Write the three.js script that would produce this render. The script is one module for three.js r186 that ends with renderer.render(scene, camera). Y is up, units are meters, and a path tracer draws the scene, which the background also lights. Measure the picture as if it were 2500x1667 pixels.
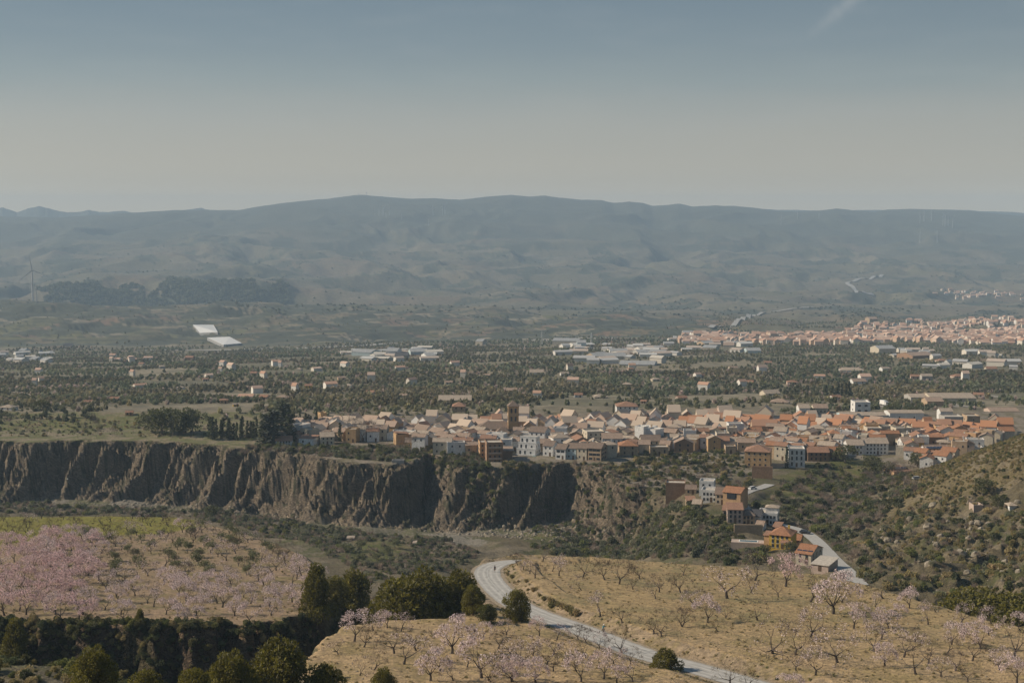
import * as THREE from 'three';
import { mergeGeometries } from 'three/addons/utils/BufferGeometryUtils.js';
import { MarchingCubes } from 'three/addons/objects/MarchingCubes.js';
import { createNoise2D, createNoise3D } from 'simplex-noise';

// ------------------------------------------------------------------ camera, sky, sun, haze, exposure
const scene = new THREE.Scene();
const F = 3434, CX = 1250, CY = 833.5, EYE = 160, PITCH = Math.atan(303.5 / F);   // the photograph's lens, in its own pixels
const camera = new THREE.PerspectiveCamera(2 * Math.atan(CY / F) * 180 / Math.PI, 2500 / 1667, 1, 90000);
camera.position.set(0, EYE, 0);
camera.rotation.x = -PITCH;
scene.add(camera);
const renderer = new THREE.WebGLRenderer({ antialias: true });
renderer.toneMapping = THREE.LinearToneMapping;
renderer.toneMappingExposure = 1.08;
renderer.shadowMap.enabled = true;

const rgb0 = (r, g, b) => new THREE.Color().setRGB(r, g, b);
const SUN = new THREE.Vector3(-0.83, 0.57, -0.06).normalize();
const sun = new THREE.DirectionalLight(rgb0(1, 0.86, 0.67), 4.8);
sun.position.copy(SUN).multiplyScalar(3000).add(new THREE.Vector3(0, 0, -600));
sun.target.position.set(0, 0, -600);
sun.castShadow = true;
Object.assign(sun.shadow.camera, { left: -900, right: 900, top: 900, bottom: -900, near: 100, far: 6000 });
sun.shadow.mapSize.set(4096, 4096);
scene.add(sun, sun.target);
scene.fog = new THREE.FogExp2(new THREE.Color().setRGB(0.575, 0.78, 1.0), 0.000092);

function mulberry(a) { return () => { a |= 0; a = a + 0x6D2B79F5 | 0; let t = Math.imul(a ^ a >>> 15, 1 | a); t = t + Math.imul(t ^ t >>> 7, 61 | t) ^ t; return ((t ^ t >>> 14) >>> 0) / 4294967296; }; }
const n2 = createNoise2D(mulberry(11)), n3 = createNoise3D(mulberry(12));
const clamp = (v, a, b) => Math.min(b, Math.max(a, v)), lerp = (a, b, t) => a + (b - a) * t;
const smooth = (a, b, v) => { const t = clamp((v - a) / (b - a), 0, 1); return t * t * (3 - 2 * t); };
function fbm(x, y, o = 4) { let s = 0, a = 0.5; for (let i = 0; i < o; i++) { s += a * n2(x, y); x = x * 2.03 + 17.1; y = y * 2.03 - 9.7; a *= 0.5; } return s; }
function table(rows, v) {                                    // piecewise-linear lookup, [key, value or [values]]
  if (v <= rows[0][0]) return rows[0][1];
  for (let i = 1; i < rows.length; i++) if (v <= rows[i][0]) {
    const t = (v - rows[i - 1][0]) / (rows[i][0] - rows[i - 1][0]), a = rows[i - 1][1], b = rows[i][1];
    return Array.isArray(a) ? a.map((x, k) => lerp(x, b[k], t)) : lerp(a, b, t);
  }
  return rows[rows.length - 1][1];
}
function pixelRay(px, py) {
  const u = (px - CX) / F, v = (CY - py) / F, c = Math.cos(PITCH), s = Math.sin(PITCH);
  return new THREE.Vector3(u, v * c - s, -(c + v * s));
}
function tanDown(px, py) { const r = pixelRay(px, py); return r.y / r.z; }      // drop per metre of depth
{ // sky: clear, pale towards the horizon, a thinning vapour trail
  const W = 2048, Hh = 1024, data = new Float32Array(W * Hh * 4);
  const SKY = [[-90, [.34, .335, .30]], [0, [.70, .59, .42]], [.8, [.63, .54, .40]], [1.4, [.48, .432, .34]], [2.6, [.41, .39, .33]], [4.0, [.35, .36, .333]], [5.4, [.262, .308, .315]], [7.0, [.20, .256, .29]], [9.5, [.15, .21, .262]], [20, [.11, .175, .25]], [45, [.085, .145, .23]], [90, [.07, .125, .21]]];
  const angles = (px, py) => { const r = pixelRay(px, py).normalize(); return [Math.atan2(r.z, r.x), Math.asin(r.y)]; };
  const [a0, e0] = angles(2130, -40), [a1, e1] = angles(1955, 105);
  const sunAz = Math.atan2(SUN.z, SUN.x);
  for (let j = 0; j < Hh; j++) for (let i = 0; i < W; i++) {
    const az = ((i + .5) / W - .5) * 2 * Math.PI, el = ((j + .5) / Hh - .5) * Math.PI, e = el * 180 / Math.PI;
    const wob = .25 * fbm(az * 5, el * 30, 3) * smooth(0, 6, e);
    const c = table(SKY, e + wob);
    const g = 1 + .16 * Math.cos(az - sunAz) * smooth(-5, 0, e);
    let cloud = Math.max(0, fbm(az * 7 + 3, el * 60 + 5, 4) - .05) * smooth(1, 4, e) * (1 - smooth(12, 30, e)) * .12;
    const dx = a1 - a0, dy = e1 - e0, t = ((az - a0) * dx + (el - e0) * dy) / (dx * dx + dy * dy);
    if (t > -.1 && t < 1.05) {
      const off = Math.abs((az - a0) * dy - (el - e0) * dx) / Math.hypot(dx, dy), wdt = .0032 * (1 + .5 * n2(t * 9, 2));
      cloud += .5 * Math.exp(-((off / wdt) ** 2)) * smooth(1.05, .35, t) * (.75 + .4 * n2(t * 14, 7));
    }
    const k = (j * W + i) * 4;
    for (let q = 0; q < 3; q++) data[k + q] = lerp(c[q] * g, [.42, .43, .43][q], clamp(cloud, 0, 1));
    data[k + 3] = 1;
  }
  const sky = new THREE.DataTexture(data, W, Hh, THREE.RGBAFormat, THREE.FloatType);
  sky.mapping = THREE.EquirectangularReflectionMapping; sky.magFilter = sky.minFilter = THREE.LinearFilter; sky.needsUpdate = true;
  scene.background = sky; scene.environment = sky;
}

// ------------------------------------------------------------------ helpers
class MB {                                                   // collects faces of one mesh
  constructor() { this.p = []; this.uv = []; this.c = []; this.tint = null; }
  v(a, u, w) { this.p.push(a[0], a[1], a[2]); this.uv.push(u, w); if (this.tint) this.c.push(...this.tint); }
  tri(a, b, c) { this.v(a, a[0], a[1]); this.v(b, b[0], b[1]); this.v(c, c[0], c[1]); }
  quad(a, b, c, d) {                                         // uv in metres
    const w = Math.hypot(b[0] - a[0], b[1] - a[1], b[2] - a[2]), h = Math.hypot(d[0] - a[0], d[1] - a[1], d[2] - a[2]);
    this.v(a, 0, 0); this.v(b, w, 0); this.v(c, w, h); this.v(a, 0, 0); this.v(c, w, h); this.v(d, 0, h);
  }
  box(x0, y0, z0, x1, y1, z1, bottom = true) {
    const P = (x, y, z) => [x, y, z];
    this.quad(P(x0, y0, z1), P(x1, y0, z1), P(x1, y1, z1), P(x0, y1, z1));
    this.quad(P(x1, y0, z0), P(x0, y0, z0), P(x0, y1, z0), P(x1, y1, z0));
    this.quad(P(x1, y0, z1), P(x1, y0, z0), P(x1, y1, z0), P(x1, y1, z1));
    this.quad(P(x0, y0, z0), P(x0, y0, z1), P(x0, y1, z1), P(x0, y1, z0));
    this.quad(P(x0, y1, z1), P(x1, y1, z1), P(x1, y1, z0), P(x0, y1, z0));
    if (bottom) this.quad(P(x0, y0, z0), P(x1, y0, z0), P(x1, y0, z1), P(x0, y0, z1));
    return this;
  }
  slab(a, b, c, d, t) {                                      // a quad with thickness t downwards
    const q = (p) => [p[0], p[1] - t, p[2]];
    this.quad(a, b, c, d); this.quad(q(d), q(c), q(b), q(a));
    for (const [m, n] of [[a, b], [b, c], [c, d], [d, a]]) this.quad(q(m), q(n), n, m);
    return this;
  }
  slab3(a, b, c, t) {
    const q = (p) => [p[0], p[1] - t, p[2]];
    this.tri(a, b, c); this.tri(q(c), q(b), q(a));
    for (const [m, n] of [[a, b], [b, c], [c, a]]) this.quad(q(m), q(n), n, m);
    return this;
  }
  tube(p0, p1, r0, r1, n = 5) {
    const d = new THREE.Vector3(p1[0] - p0[0], p1[1] - p0[1], p1[2] - p0[2]).normalize();
    const u = new THREE.Vector3(Math.abs(d.y) > .9 ? 1 : 0, Math.abs(d.y) > .9 ? 0 : 1, 0).cross(d).normalize(), w = d.clone().cross(u);
    const at = (p, r, k) => { const a = k / n * 2 * Math.PI; return [p[0] + r * (u.x * Math.cos(a) + w.x * Math.sin(a)), p[1] + r * (u.y * Math.cos(a) + w.y * Math.sin(a)), p[2] + r * (u.z * Math.cos(a) + w.z * Math.sin(a))]; };
    for (let k = 0; k < n; k++) this.quad(at(p0, r0, k), at(p0, r0, k + 1), at(p1, r1, k + 1), at(p1, r1, k));
    return this;
  }
  geo() {
    const g = new THREE.BufferGeometry();
    g.setAttribute('position', new THREE.Float32BufferAttribute(this.p, 3));
    g.setAttribute('uv', new THREE.Float32BufferAttribute(this.uv, 2));
    if (this.c.length) g.setAttribute('color', new THREE.Float32BufferAttribute(this.c, 3));
    g.computeVertexNormals();
    return g;
  }
}
const taken = new Map();
function numbered(name) { const k = taken.get(name) ?? 0; taken.set(name, k + 1); return k ? `${name}_${String(k).padStart(3, '0')}` : name; }
function tag(o, label, category, group, kind) {
  o.name = numbered(o.name);
  if (label) o.userData.label = label;
  if (category) o.userData.category = category;
  if (group) o.userData.group = group;
  if (kind) o.userData.kind = kind;
  scene.add(o); return o;
}
function part(name, geo, mat, parent) {
  const m = new THREE.Mesh(geo, mat); m.name = name; m.castShadow = m.receiveShadow = true;
  if (parent) parent.add(m);
  return m;
}
function base(name, x, y, z, turn = 0) { const g = new THREE.Group(); g.name = name; g.position.set(x, y, z); g.rotation.y = turn; return g; }
const struct = (name, geo, mat, label) => tag(part(name, geo, mat), label, name.split('_').pop(), null, 'structure');
const rgb = (r, g, b) => new THREE.Color().setRGB(r, g, b);

// tiling grey textures (grain only)
function tile(size, f, srgb = true) {
  const d = new Uint8Array(size * size * 4);
  for (let j = 0; j < size; j++) for (let i = 0; i < size; i++) {
    const v = f(i / size, j / size), k = (j * size + i) * 4, c = Array.isArray(v) ? v : [v, v, v];
    for (let q = 0; q < 3; q++) d[k + q] = clamp(c[q], 0, 1) * 255;
    d[k + 3] = 255;
  }
  const t = new THREE.DataTexture(d, size, size);
  t.wrapS = t.wrapT = THREE.RepeatWrapping; t.magFilter = THREE.LinearFilter; t.minFilter = THREE.LinearMipmapLinearFilter; t.generateMipmaps = true;
  if (srgb) t.colorSpace = THREE.SRGBColorSpace;
  t.needsUpdate = true; return t;
}
const tn = (u, v, f, s = 0) => { const a = u * 2 * Math.PI, b = v * 2 * Math.PI, r = f / (2 * Math.PI); return n3(r * Math.cos(a) + 5 * s, r * Math.sin(a) + r * Math.cos(b) * 1.3, r * Math.sin(b) + 3 * s); };
const tfbm = (u, v, f, o = 5, s = 0) => { let t = 0, a = .5; for (let i = 0; i < o; i++) { t += a * tn(u, v, f, s + i); f *= 2; a *= .55; } return t; };
const rep = (t, x, y = x) => { const c = t.clone(); c.repeat.set(1 / x, 1 / y); c.needsUpdate = true; return c; };
const soilT = tile(512, (u, v) => .84 + .22 * tfbm(u, v, 9) + .10 * tn(u, v, 90, 4));
const soilB = tile(512, (u, v) => .5 + .5 * tfbm(u, v, 14, 6, 2), false);
const rockT = tile(512, (u, v) => .74 + .34 * tfbm(u, v, 11, 6, 5) + .1 * tn(u * 3 % 1, v, 60, 8));
const rockB = tile(512, (u, v) => .5 + .55 * tfbm(u, v, 16, 6, 9), false);
const roofT = tile(256, (u, v) => .80 + .14 * Math.sin(u * 2 * Math.PI * 16) * .5 + .16 * tfbm(u, v, 7, 5, 3) + .10 * tn(Math.floor(u * 16) / 16, Math.floor(v * 10) / 10, 40, 6));
const roofB = tile(256, (u, v) => .5 + .45 * Math.sin(u * 2 * Math.PI * 16), false);
const wallT = tile(256, (u, v) => .90 + .12 * tfbm(u, v, 5, 5, 6) + .05 * tn(u, v, 60, 2));
const asphT = tile(256, (u, v) => .88 + .12 * tfbm(u, v, 6, 6, 7));
const roadT = tile(512, (u, v) => .80 + .10 * Math.exp(-((((u % .5) - .14) / .05) ** 2)) + .10 * Math.exp(-((((u % .5) - .37) / .05) ** 2)) + .05 * tn(u, v, 4, 3) + .06 * tfbm(u, v, 8, 4, 7));
const std = (color, o = {}) => new THREE.MeshStandardMaterial({ color, roughness: 1, ...o });
const M = {
  soil: std(0xffffff, { vertexColors: true, map: rep(soilT, 14), bumpMap: rep(soilB, 9), bumpScale: .22 }),
  scrub: std(0xffffff, { vertexColors: true, map: rep(soilT, 11), bumpMap: rep(rockB, 9), bumpScale: .5 }),
  rock: std(0xffffff, { vertexColors: true, map: rep(rockT, 16), bumpMap: rep(rockB, 10), bumpScale: .9 }),
  far: std(0xffffff, { vertexColors: true, map: rep(soilT, 160) }),
  wood: std(rgb(.070, .055, .045)), pinewood: std(rgb(.11, .075, .05)), palewood: std(rgb(.17, .145, .125)),
  leaf: new THREE.MeshPhysicalMaterial({ vertexColors: true, side: THREE.DoubleSide, roughness: 1, transmission: .4, thickness: 0, ior: 1.3 }),
  window: std(rgb(.035, .04, .05), { roughness: .25 }), door: std(rgb(.10, .06, .035), { roughness: .7 }),
  frame: std(rgb(.62, .60, .56)), rail: std(rgb(.05, .05, .05), { roughness: .5 }),
  asphalt: std(rgb(.47, .455, .43), { map: rep(asphT, 7), roughness: .9 }),
  road: std(rgb(.54, .52, .485), { map: roadT, roughness: .9 }),
  track: std(rgb(.40, .345, .275), { map: rep(soilT, 9) }),
  concrete: std(rgb(.40, .37, .33), { map: rep(wallT, 5) }),
  stonewall: std(rgb(.27, .215, .165), { map: rep(rockT, 5), bumpMap: rep(rockB, 4), bumpScale: .2 }),
  metal: std(rgb(.62, .63, .64), { roughness: .5, metalness: .3 }), white: std(rgb(.72, .71, .69), { roughness: .6 }),
  turbine: std(rgb(.46, .46, .46)),
  solar: std(rgb(.03, .035, .06), { roughness: .25 }), grey: std(rgb(.30, .30, .30)),
  water: std(rgb(.05, .09, .10), { roughness: .1 }), teal: std(rgb(.05, .22, .22)),
};
const wallM = (r, g, b) => std(rgb(r, g, b), { map: rep(wallT, 6) });
const roofM = (r, g, b) => std(rgb(r, g, b), { map: rep(roofT, 4), bumpMap: rep(roofB, 4), bumpScale: .06 });
const WALLS = { white: wallM(.78, .77, .75), cream: wallM(.62, .545, .43), pink: wallM(.55, .43, .36), tan: wallM(.50, .37, .25), ochre: wallM(.55, .36, .19), yellow: wallM(.68, .45, .075), brown: wallM(.36, .225, .145), brick: wallM(.31, .155, .085), orange: wallM(.58, .37, .21), grey: wallM(.45, .43, .40), aqua: wallM(.50, .60, .62) };
const ROOFS = { faded: roofM(.55, .40, .305), pale: roofM(.63, .51, .40), terracotta: roofM(.49, .275, .18), orange: roofM(.54, .265, .145), brown: roofM(.34, .25, .195), slate: std(rgb(.10, .10, .11), { map: rep(roofT, 4) }), terrace: wallM(.55, .49, .42), sheet: std(rgb(.52, .52, .51), { roughness: .6, map: rep(roofT, 9) }) };

// ------------------------------------------------------------------ the lie of the land
function tps(points) {                                       // thin-plate spline through [px, depth, height]
  const U = (p, D) => [(p - CX) / 1000, Math.log(D) * 1.5], n = points.length, N = n + 3;
  const k = (a, b) => { const r = (a[0] - b[0]) ** 2 + (a[1] - b[1]) ** 2; return r > 1e-12 ? r * Math.log(r) : 0; };
  const c = points.map(([p, D]) => U(p, D)), A = [], y = [];
  for (let i = 0; i < n; i++) { A.push([...c.map((q) => k(c[i], q)), 1, c[i][0], c[i][1]]); A[i][i] += .02; y.push(points[i][2]); }
  for (let i = 0; i < 3; i++) { A.push([...c.map((q) => [1, q[0], q[1]][i]), 0, 0, 0]); y.push(0); }
  for (let i = 0; i < N; i++) {
    let m = i; for (let r = i + 1; r < N; r++) if (Math.abs(A[r][i]) > Math.abs(A[m][i])) m = r;
    [A[i], A[m]] = [A[m], A[i]]; [y[i], y[m]] = [y[m], y[i]];
    for (let r = i + 1; r < N; r++) { const f = A[r][i] / A[i][i]; if (f) { for (let q = i; q < N; q++) A[r][q] -= f * A[i][q]; y[r] -= f * y[i]; } }
  }
  const w = new Array(N); for (let i = N - 1; i >= 0; i--) { let s = y[i]; for (let q = i + 1; q < N; q++) s -= A[i][q] * w[q]; w[i] = s / A[i][i]; }
  return (px, D) => { const q = U(px, D); let s = w[n] + w[n + 1] * q[0] + w[n + 2] * q[1]; for (let i = 0; i < n; i++) s += w[i] * k(q, c[i]); return s; };
}
const lowland = tps([
  [-400, 60, 132], [1250, 60, 130], [2900, 60, 134], [-400, 130, 110], [300, 130, 109], [700, 130, 107], [900, 130, 104], [1250, 130, 100], [2500, 130, 102], [2900, 130, 104],
  [-350, 170, 102], [200, 170, 101], [600, 165, 98], [800, 170, 94], [0, 212, 90], [300, 212, 87], [480, 212, 78], [600, 205, 76], [720, 200, 82],
  [-350, 258, 74], [0, 258, 73], [300, 258, 70], [450, 255, 67], [600, 250, 62], [700, 260, 57], [780, 300, 49], [850, 330, 46], [870, 270, 62], [950, 300, 62], [1050, 300, 70], [1000, 350, 52], [820, 400, 42], [950, 420, 40], [1100, 400, 48], [1150, 430, 40],
  [870, 480, 33], [900, 540, 24], [1000, 520, 27], [760, 560, 24], [900, 640, 10], [500, 600, 12], [0, 600, 12], [-350, 600, 12], [-350, 760, 3], [0, 760, 3], [500, 740, 3], [700, 715, 3], [1000, 690, 4], [1150, 670, 5], [1250, 660, 8], [1400, 640, 8], [1550, 615, 12], [1480, 650, 7], [1480, 668, 10], [1560, 640, 11], [1600, 626, 16],
  [1100, 560, 16], [1250, 520, 24], [1300, 440, 36], [1450, 450, 38], [1450, 540, 20], [1600, 480, 37], [1600, 550, 25], [1720, 480, 40], [1750, 430, 44],
  [1640, 620, 38], [1690, 600, 42], [1800, 556, 43], [1850, 520, 43.5], [1920, 480, 45], [1960, 470, 46.5], [2020, 430, 51], [2085, 410, 52.5], [2140, 385, 54],
  [1900, 610, 33], [2000, 560, 33], [2050, 500, 40], [2100, 560, 36], [2150, 640, 33], [2250, 690, 35], [2000, 680, 31],
  [2150, 480, 46], [2200, 420, 54], [2300, 450, 55], [2250, 540, 42], [2250, 600, 43], [2350, 600, 52], [2430, 590, 58], [2520, 580, 65.5], [2700, 560, 77], [2900, 540, 88], [2400, 520, 58], [2520, 500, 64], [2700, 480, 78], [2500, 440, 60], [2500, 390, 60], [2300, 380, 56], [2400, 330, 58], [2600, 320, 62], [2800, 380, 74], [2800, 300, 68], [2350, 720, 40], [2600, 740, 48],
  [1900, 380, 52], [2050, 360, 54], [2200, 330, 58], [1600, 400, 45],
]);
// valley and hills beyond the village: image rows at depths, turned into heights
const FAR_D = [880, 910, 1200, 1600, 2200, 3000, 3600, 4200, 4700, 5300, 5700, 6000, 7000, 9000, 11500, 13500];
const FAR_C = [
  [-350, 0, 0, 965, 918, 886, 855, 803, 742, 760, 790, 792, 735, 690, 615, 534, 575], [0, 0, 0, 965, 918, 886, 853, 800, 735, 757, 790, 792, 712, 690, 610, 528, 570],
  [250, 0, 0, 962, 914, 880, 850, 802, 754, 772, 806, 808, 698, 672, 596, 522, 560], [500, 0, 0, 958, 908, 874, 848, 806, 760, 742, 776, 778, 702, 668, 590, 512, 550], [1000, 0, 0, 955, 903, 864, 838, 810, 778, 748, 750, 742, 722, 688, 600, 484, 540], [1500, 0, 0, 955, 898, 856, 825, 800, 780, 768, 750, 737.5, 725, 692, 605, 492, 540],
  [2000, 0, 0, 955, 898, 852, 822, 800, 782, 765, 748, 738, 728, 698, 615, 515, 560], [2500, 0, 0, 952, 898, 852, 822, 800, 785, 770, 750, 740, 730, 698, 610, 527, 570], [2850, 0, 0, 952, 898, 852, 822, 800, 785, 770, 750, 740, 730, 698, 612, 532, 570],
];
const RIDGE = [[-350, 532], [0, 528], [130, 531], [300, 520], [430, 513], [580, 513], [640, 502], [700, 494], [760, 488], [800, 485], [860, 477], [890, 476], [940, 481], [1000, 485], [1060, 484], [1120, 488], [1180, 481], [1250, 476], [1290, 480], [1330, 478], [1370, 483], [1420, 488], [1470, 489], [1500, 496], [1540, 492], [1575, 497], [1595, 503], [1635, 501], [1660, 497], [1690, 504], [1750, 502], [1800, 503], [1850, 508], [1900, 516], [1960, 517], [2000, 515], [2050, 509], [2100, 515], [2140, 518], [2170, 512], [2230, 510], [2300, 512], [2370, 514], [2430, 520], [2500, 527], [2850, 534]];
const cubic = (a, b, c, d, t) => b + .5 * t * (c - a + t * (2 * a - 5 * b + 4 * c - d + t * (3 * (b - c) + d - a)));
function farHeight(x, D) {
  if (D <= 880) return 33;
  const px = CX + F * x / D / .99, lim = FAR_D.length - 1;
  let i = 0; while (i < lim - 1 && D > FAR_D[i + 1]) i++;
  const t = (Math.log(D) - Math.log(FAR_D[i])) / (Math.log(FAR_D[i + 1]) - Math.log(FAR_D[i]));
  let q = 0; while (q < FAR_C.length - 2 && px > FAR_C[q + 1][0]) q++;
  const s = smooth(FAR_C[q][0], FAR_C[q + 1][0], px);
  const at = (k) => {
    k = clamp(k, 0, lim);
    if (k < 2) return 33;
    let py = k === 14 ? table(RIDGE, px) : lerp(FAR_C[q][k + 1], FAR_C[q + 1][k + 1], s);
    return EYE - FAR_D[k] * tanDown(px, py);
  };
  let h = cubic(at(i - 1), at(i), at(i + 1), at(i + 2), clamp(t, 0, 1));
  h += smooth(1000, 1400, D) * 2.5 * fbm(x / 260, D / 260, 3);
  const hills = smooth(4600, 6200, D) * (1 - smooth(10300, 11300, D));
  if (hills > 0) { const wx = x + 300 * n2(x / 1500, D / 1500), r = 1 - Math.abs(fbm(wx / 1500 + 4, D / 2100 + 9, 4)) * 2.6; h += hills * (46 * r - 27 + 34 * fbm(wx / 700, D / 900, 4) + 7 * fbm(x / 160, D / 190, 3)); }
  h += smooth(11000, 11500, D) * 3 * fbm(x / 150, 3, 3) + smooth(3000, 3500, D) * (1 - smooth(4400, 5000, D)) * 30 * fbm(x / 420, D / 420, 3);
  const ter = smooth(3150, 3400, D) * (1 - smooth(4300, 4700, D)) * smooth(1750, 1500, px);
  if (ter > 0) { const st = 5.5, k = h / st, fr = k - Math.floor(k); h = lerp(h, (Math.floor(k) + smooth(.62, .95, fr)) * st, ter * .9); }
  return h;
}
// pieces of flat-topped ground with steep edges: outline in the photograph's pixels on the top's own plane, then [edge width, ribs]
function onPlane(px, py, h0, slope) { const t = tanDown(px, py), D = (EYE - h0) / (t + slope); const r = pixelRay(px, py); return [r.x / -r.z * D, -D]; }
function outline(list, h0, slope) { return list.map(([px, py, w, amp, D]) => { const q = D ? [(px - CX) / F * D, -D] : onPlane(px, py, h0, slope); return [q[0], q[1], w, amp]; }); }
function edge(poly, x, z) {                                  // signed distance (inside +), edge width, rib height, length along
  let best = 1e18, w = 0, amp = 0, inside = false, sx = 0;
  for (let i = 0, j = poly.length - 1; i < poly.length; j = i++) {
    const a = poly[j], b = poly[i], dx = b[0] - a[0], dz = b[1] - a[1], t = clamp(((x - a[0]) * dx + (z - a[1]) * dz) / (dx * dx + dz * dz || 1), 0, 1);
    const ex = x - a[0] - t * dx, ez = z - a[1] - t * dz, d = ex * ex + ez * ez;
    if (d < best) { best = d; w = lerp(a[2], b[2], t); amp = lerp(a[3], b[3], t); sx = a[0] + t * dx; }
    if ((b[1] > z) !== (a[1] > z) && x < (a[0] - b[0]) * (z - b[1]) / (a[1] - b[1]) + b[0]) inside = !inside;
  }
  return [inside ? Math.sqrt(best) : -Math.sqrt(best), w, amp, sx];
}
const PLATEAU = outline([[-450, 1076, 21.5, 10], [0, 1078, 21.5, 10], [160, 1074, 21, 10], [300, 1078, 21.5, 10], [420, 1080, 21.5, 10], [520, 1086, 21.5, 11], [690, 1102, 21.5, 11], [830, 1128, 21.5, 11], [960, 1136, 21.5, 10], [1005, 1122, 20, 5], [1060, 1108, 22, 3], [1130, 1138, 21.5, 9], [1250, 1140, 21.5, 11], [1390, 1128, 21.5, 11], [1480, 1150, 21.5, 10], [1570, 1188, 21.5, 10], [1650, 1195, 26, 2], [1720, 1172, 30, 1], [1850, 1160, 36, 1], [1950, 1130, 40, 1], [2100, 1122, 45, 1], [2200, 1142, 40, 1], [2300, 1140, 40, 0], [2450, 1110, 40, 0], [2950, 1110, 40, 0], [3100, 0, 40, 0, 2500], [-600, 0, 40, 0, 2500]], 33, 0);
const MESA_H = (D) => 72.4 - .108 * (D - 310);
const MESA = outline([[-450, 1525, 7, 2], [0, 1520, 7, 2], [150, 1525, 7, 2], [300, 1530, 6, 2], [450, 1533, 5, 2], [600, 1528, 5, 2.5], [690, 1515, 6, 2], [760, 1490, 7, 1.5], [806, 1468, 9, 1], [800, 1420, 14, .5], [740, 1360, 16, .5], [681, 1333, 16, .5], [600, 1305, 14, .5], [532, 1287, 12, .5], [489, 1272, 12, .5], [425, 1262, 12, .5], [200, 1260, 12, .5], [0, 1262, 12, .5], [-450, 1265, 12, .5]], 72.4 + .108 * 310, -.108);
const SHOULDER_H = (D) => 117.6 - .127 * D;
const SHOULDER = outline([[1166, 1372, 8, .5], [1190, 1358, 8, .5], [1260, 1350, 12, .5], [1400, 1356, 14, .5], [1600, 1370, 14, .6], [1800, 1386, 14, .8], [2000, 1402, 14, 1], [2085, 1420, 14, 1], [2200, 1455, 12, 1], [2350, 1500, 12, 1], [2500, 1532, 12, 1], [2950, 1600, 12, 1], [2950, 0, 20, 0, 70], [1000, 0, 20, 0, 120], [860, 1690, 14, .5], [760, 1642, 8, .6], [748, 1612, 7, .6], [795, 1562, 7, .6], [850, 1528, 7, .6], [950, 1512, 10, .6], [1090, 1512, 10, .6], [1175, 1500, 10, .5], [1215, 1470, 9, .5], [1190, 1440, 9, .5], [1166, 1408, 8, .5]], 117.6, -.127);
const roadPx = [[1330, 1362], [1285, 1359], [1250, 1360], [1220, 1364], [1195, 1375], [1190, 1392], [1206, 1416], [1236, 1444], [1275, 1469], [1327, 1490], [1417, 1521], [1500, 1553], [1590, 1585], [1692, 1611], [1777, 1635], [1888, 1667], [2060, 1720]];
const ROAD = new THREE.CatmullRomCurve3(roadPx.map(([px, py]) => { const q = onPlane(px, py, 117.6, -.127); return new THREE.Vector3(q[0], 0, q[1]); })).getSpacedPoints(260);
function toRoad(x, z) { let b = 1e9, s = 0; for (let i = 0; i < ROAD.length - 1; i++) { const p = ROAD[i], d = (p.x - x) ** 2 + (p.z - z) ** 2; if (d < b) { b = d; const n = ROAD[i + 1]; s = (n.x - p.x) * (z - p.z) - (n.z - p.z) * (x - p.x); } } return [Math.sqrt(b), s]; }
let laneLine = null;
const cliffProfile = (u) => table([[0, 0], [.2, .12], [.45, .34], [.68, .68], [.88, .93], [1, 1]], u);
const h0 = (z) => z / 40;
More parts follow.
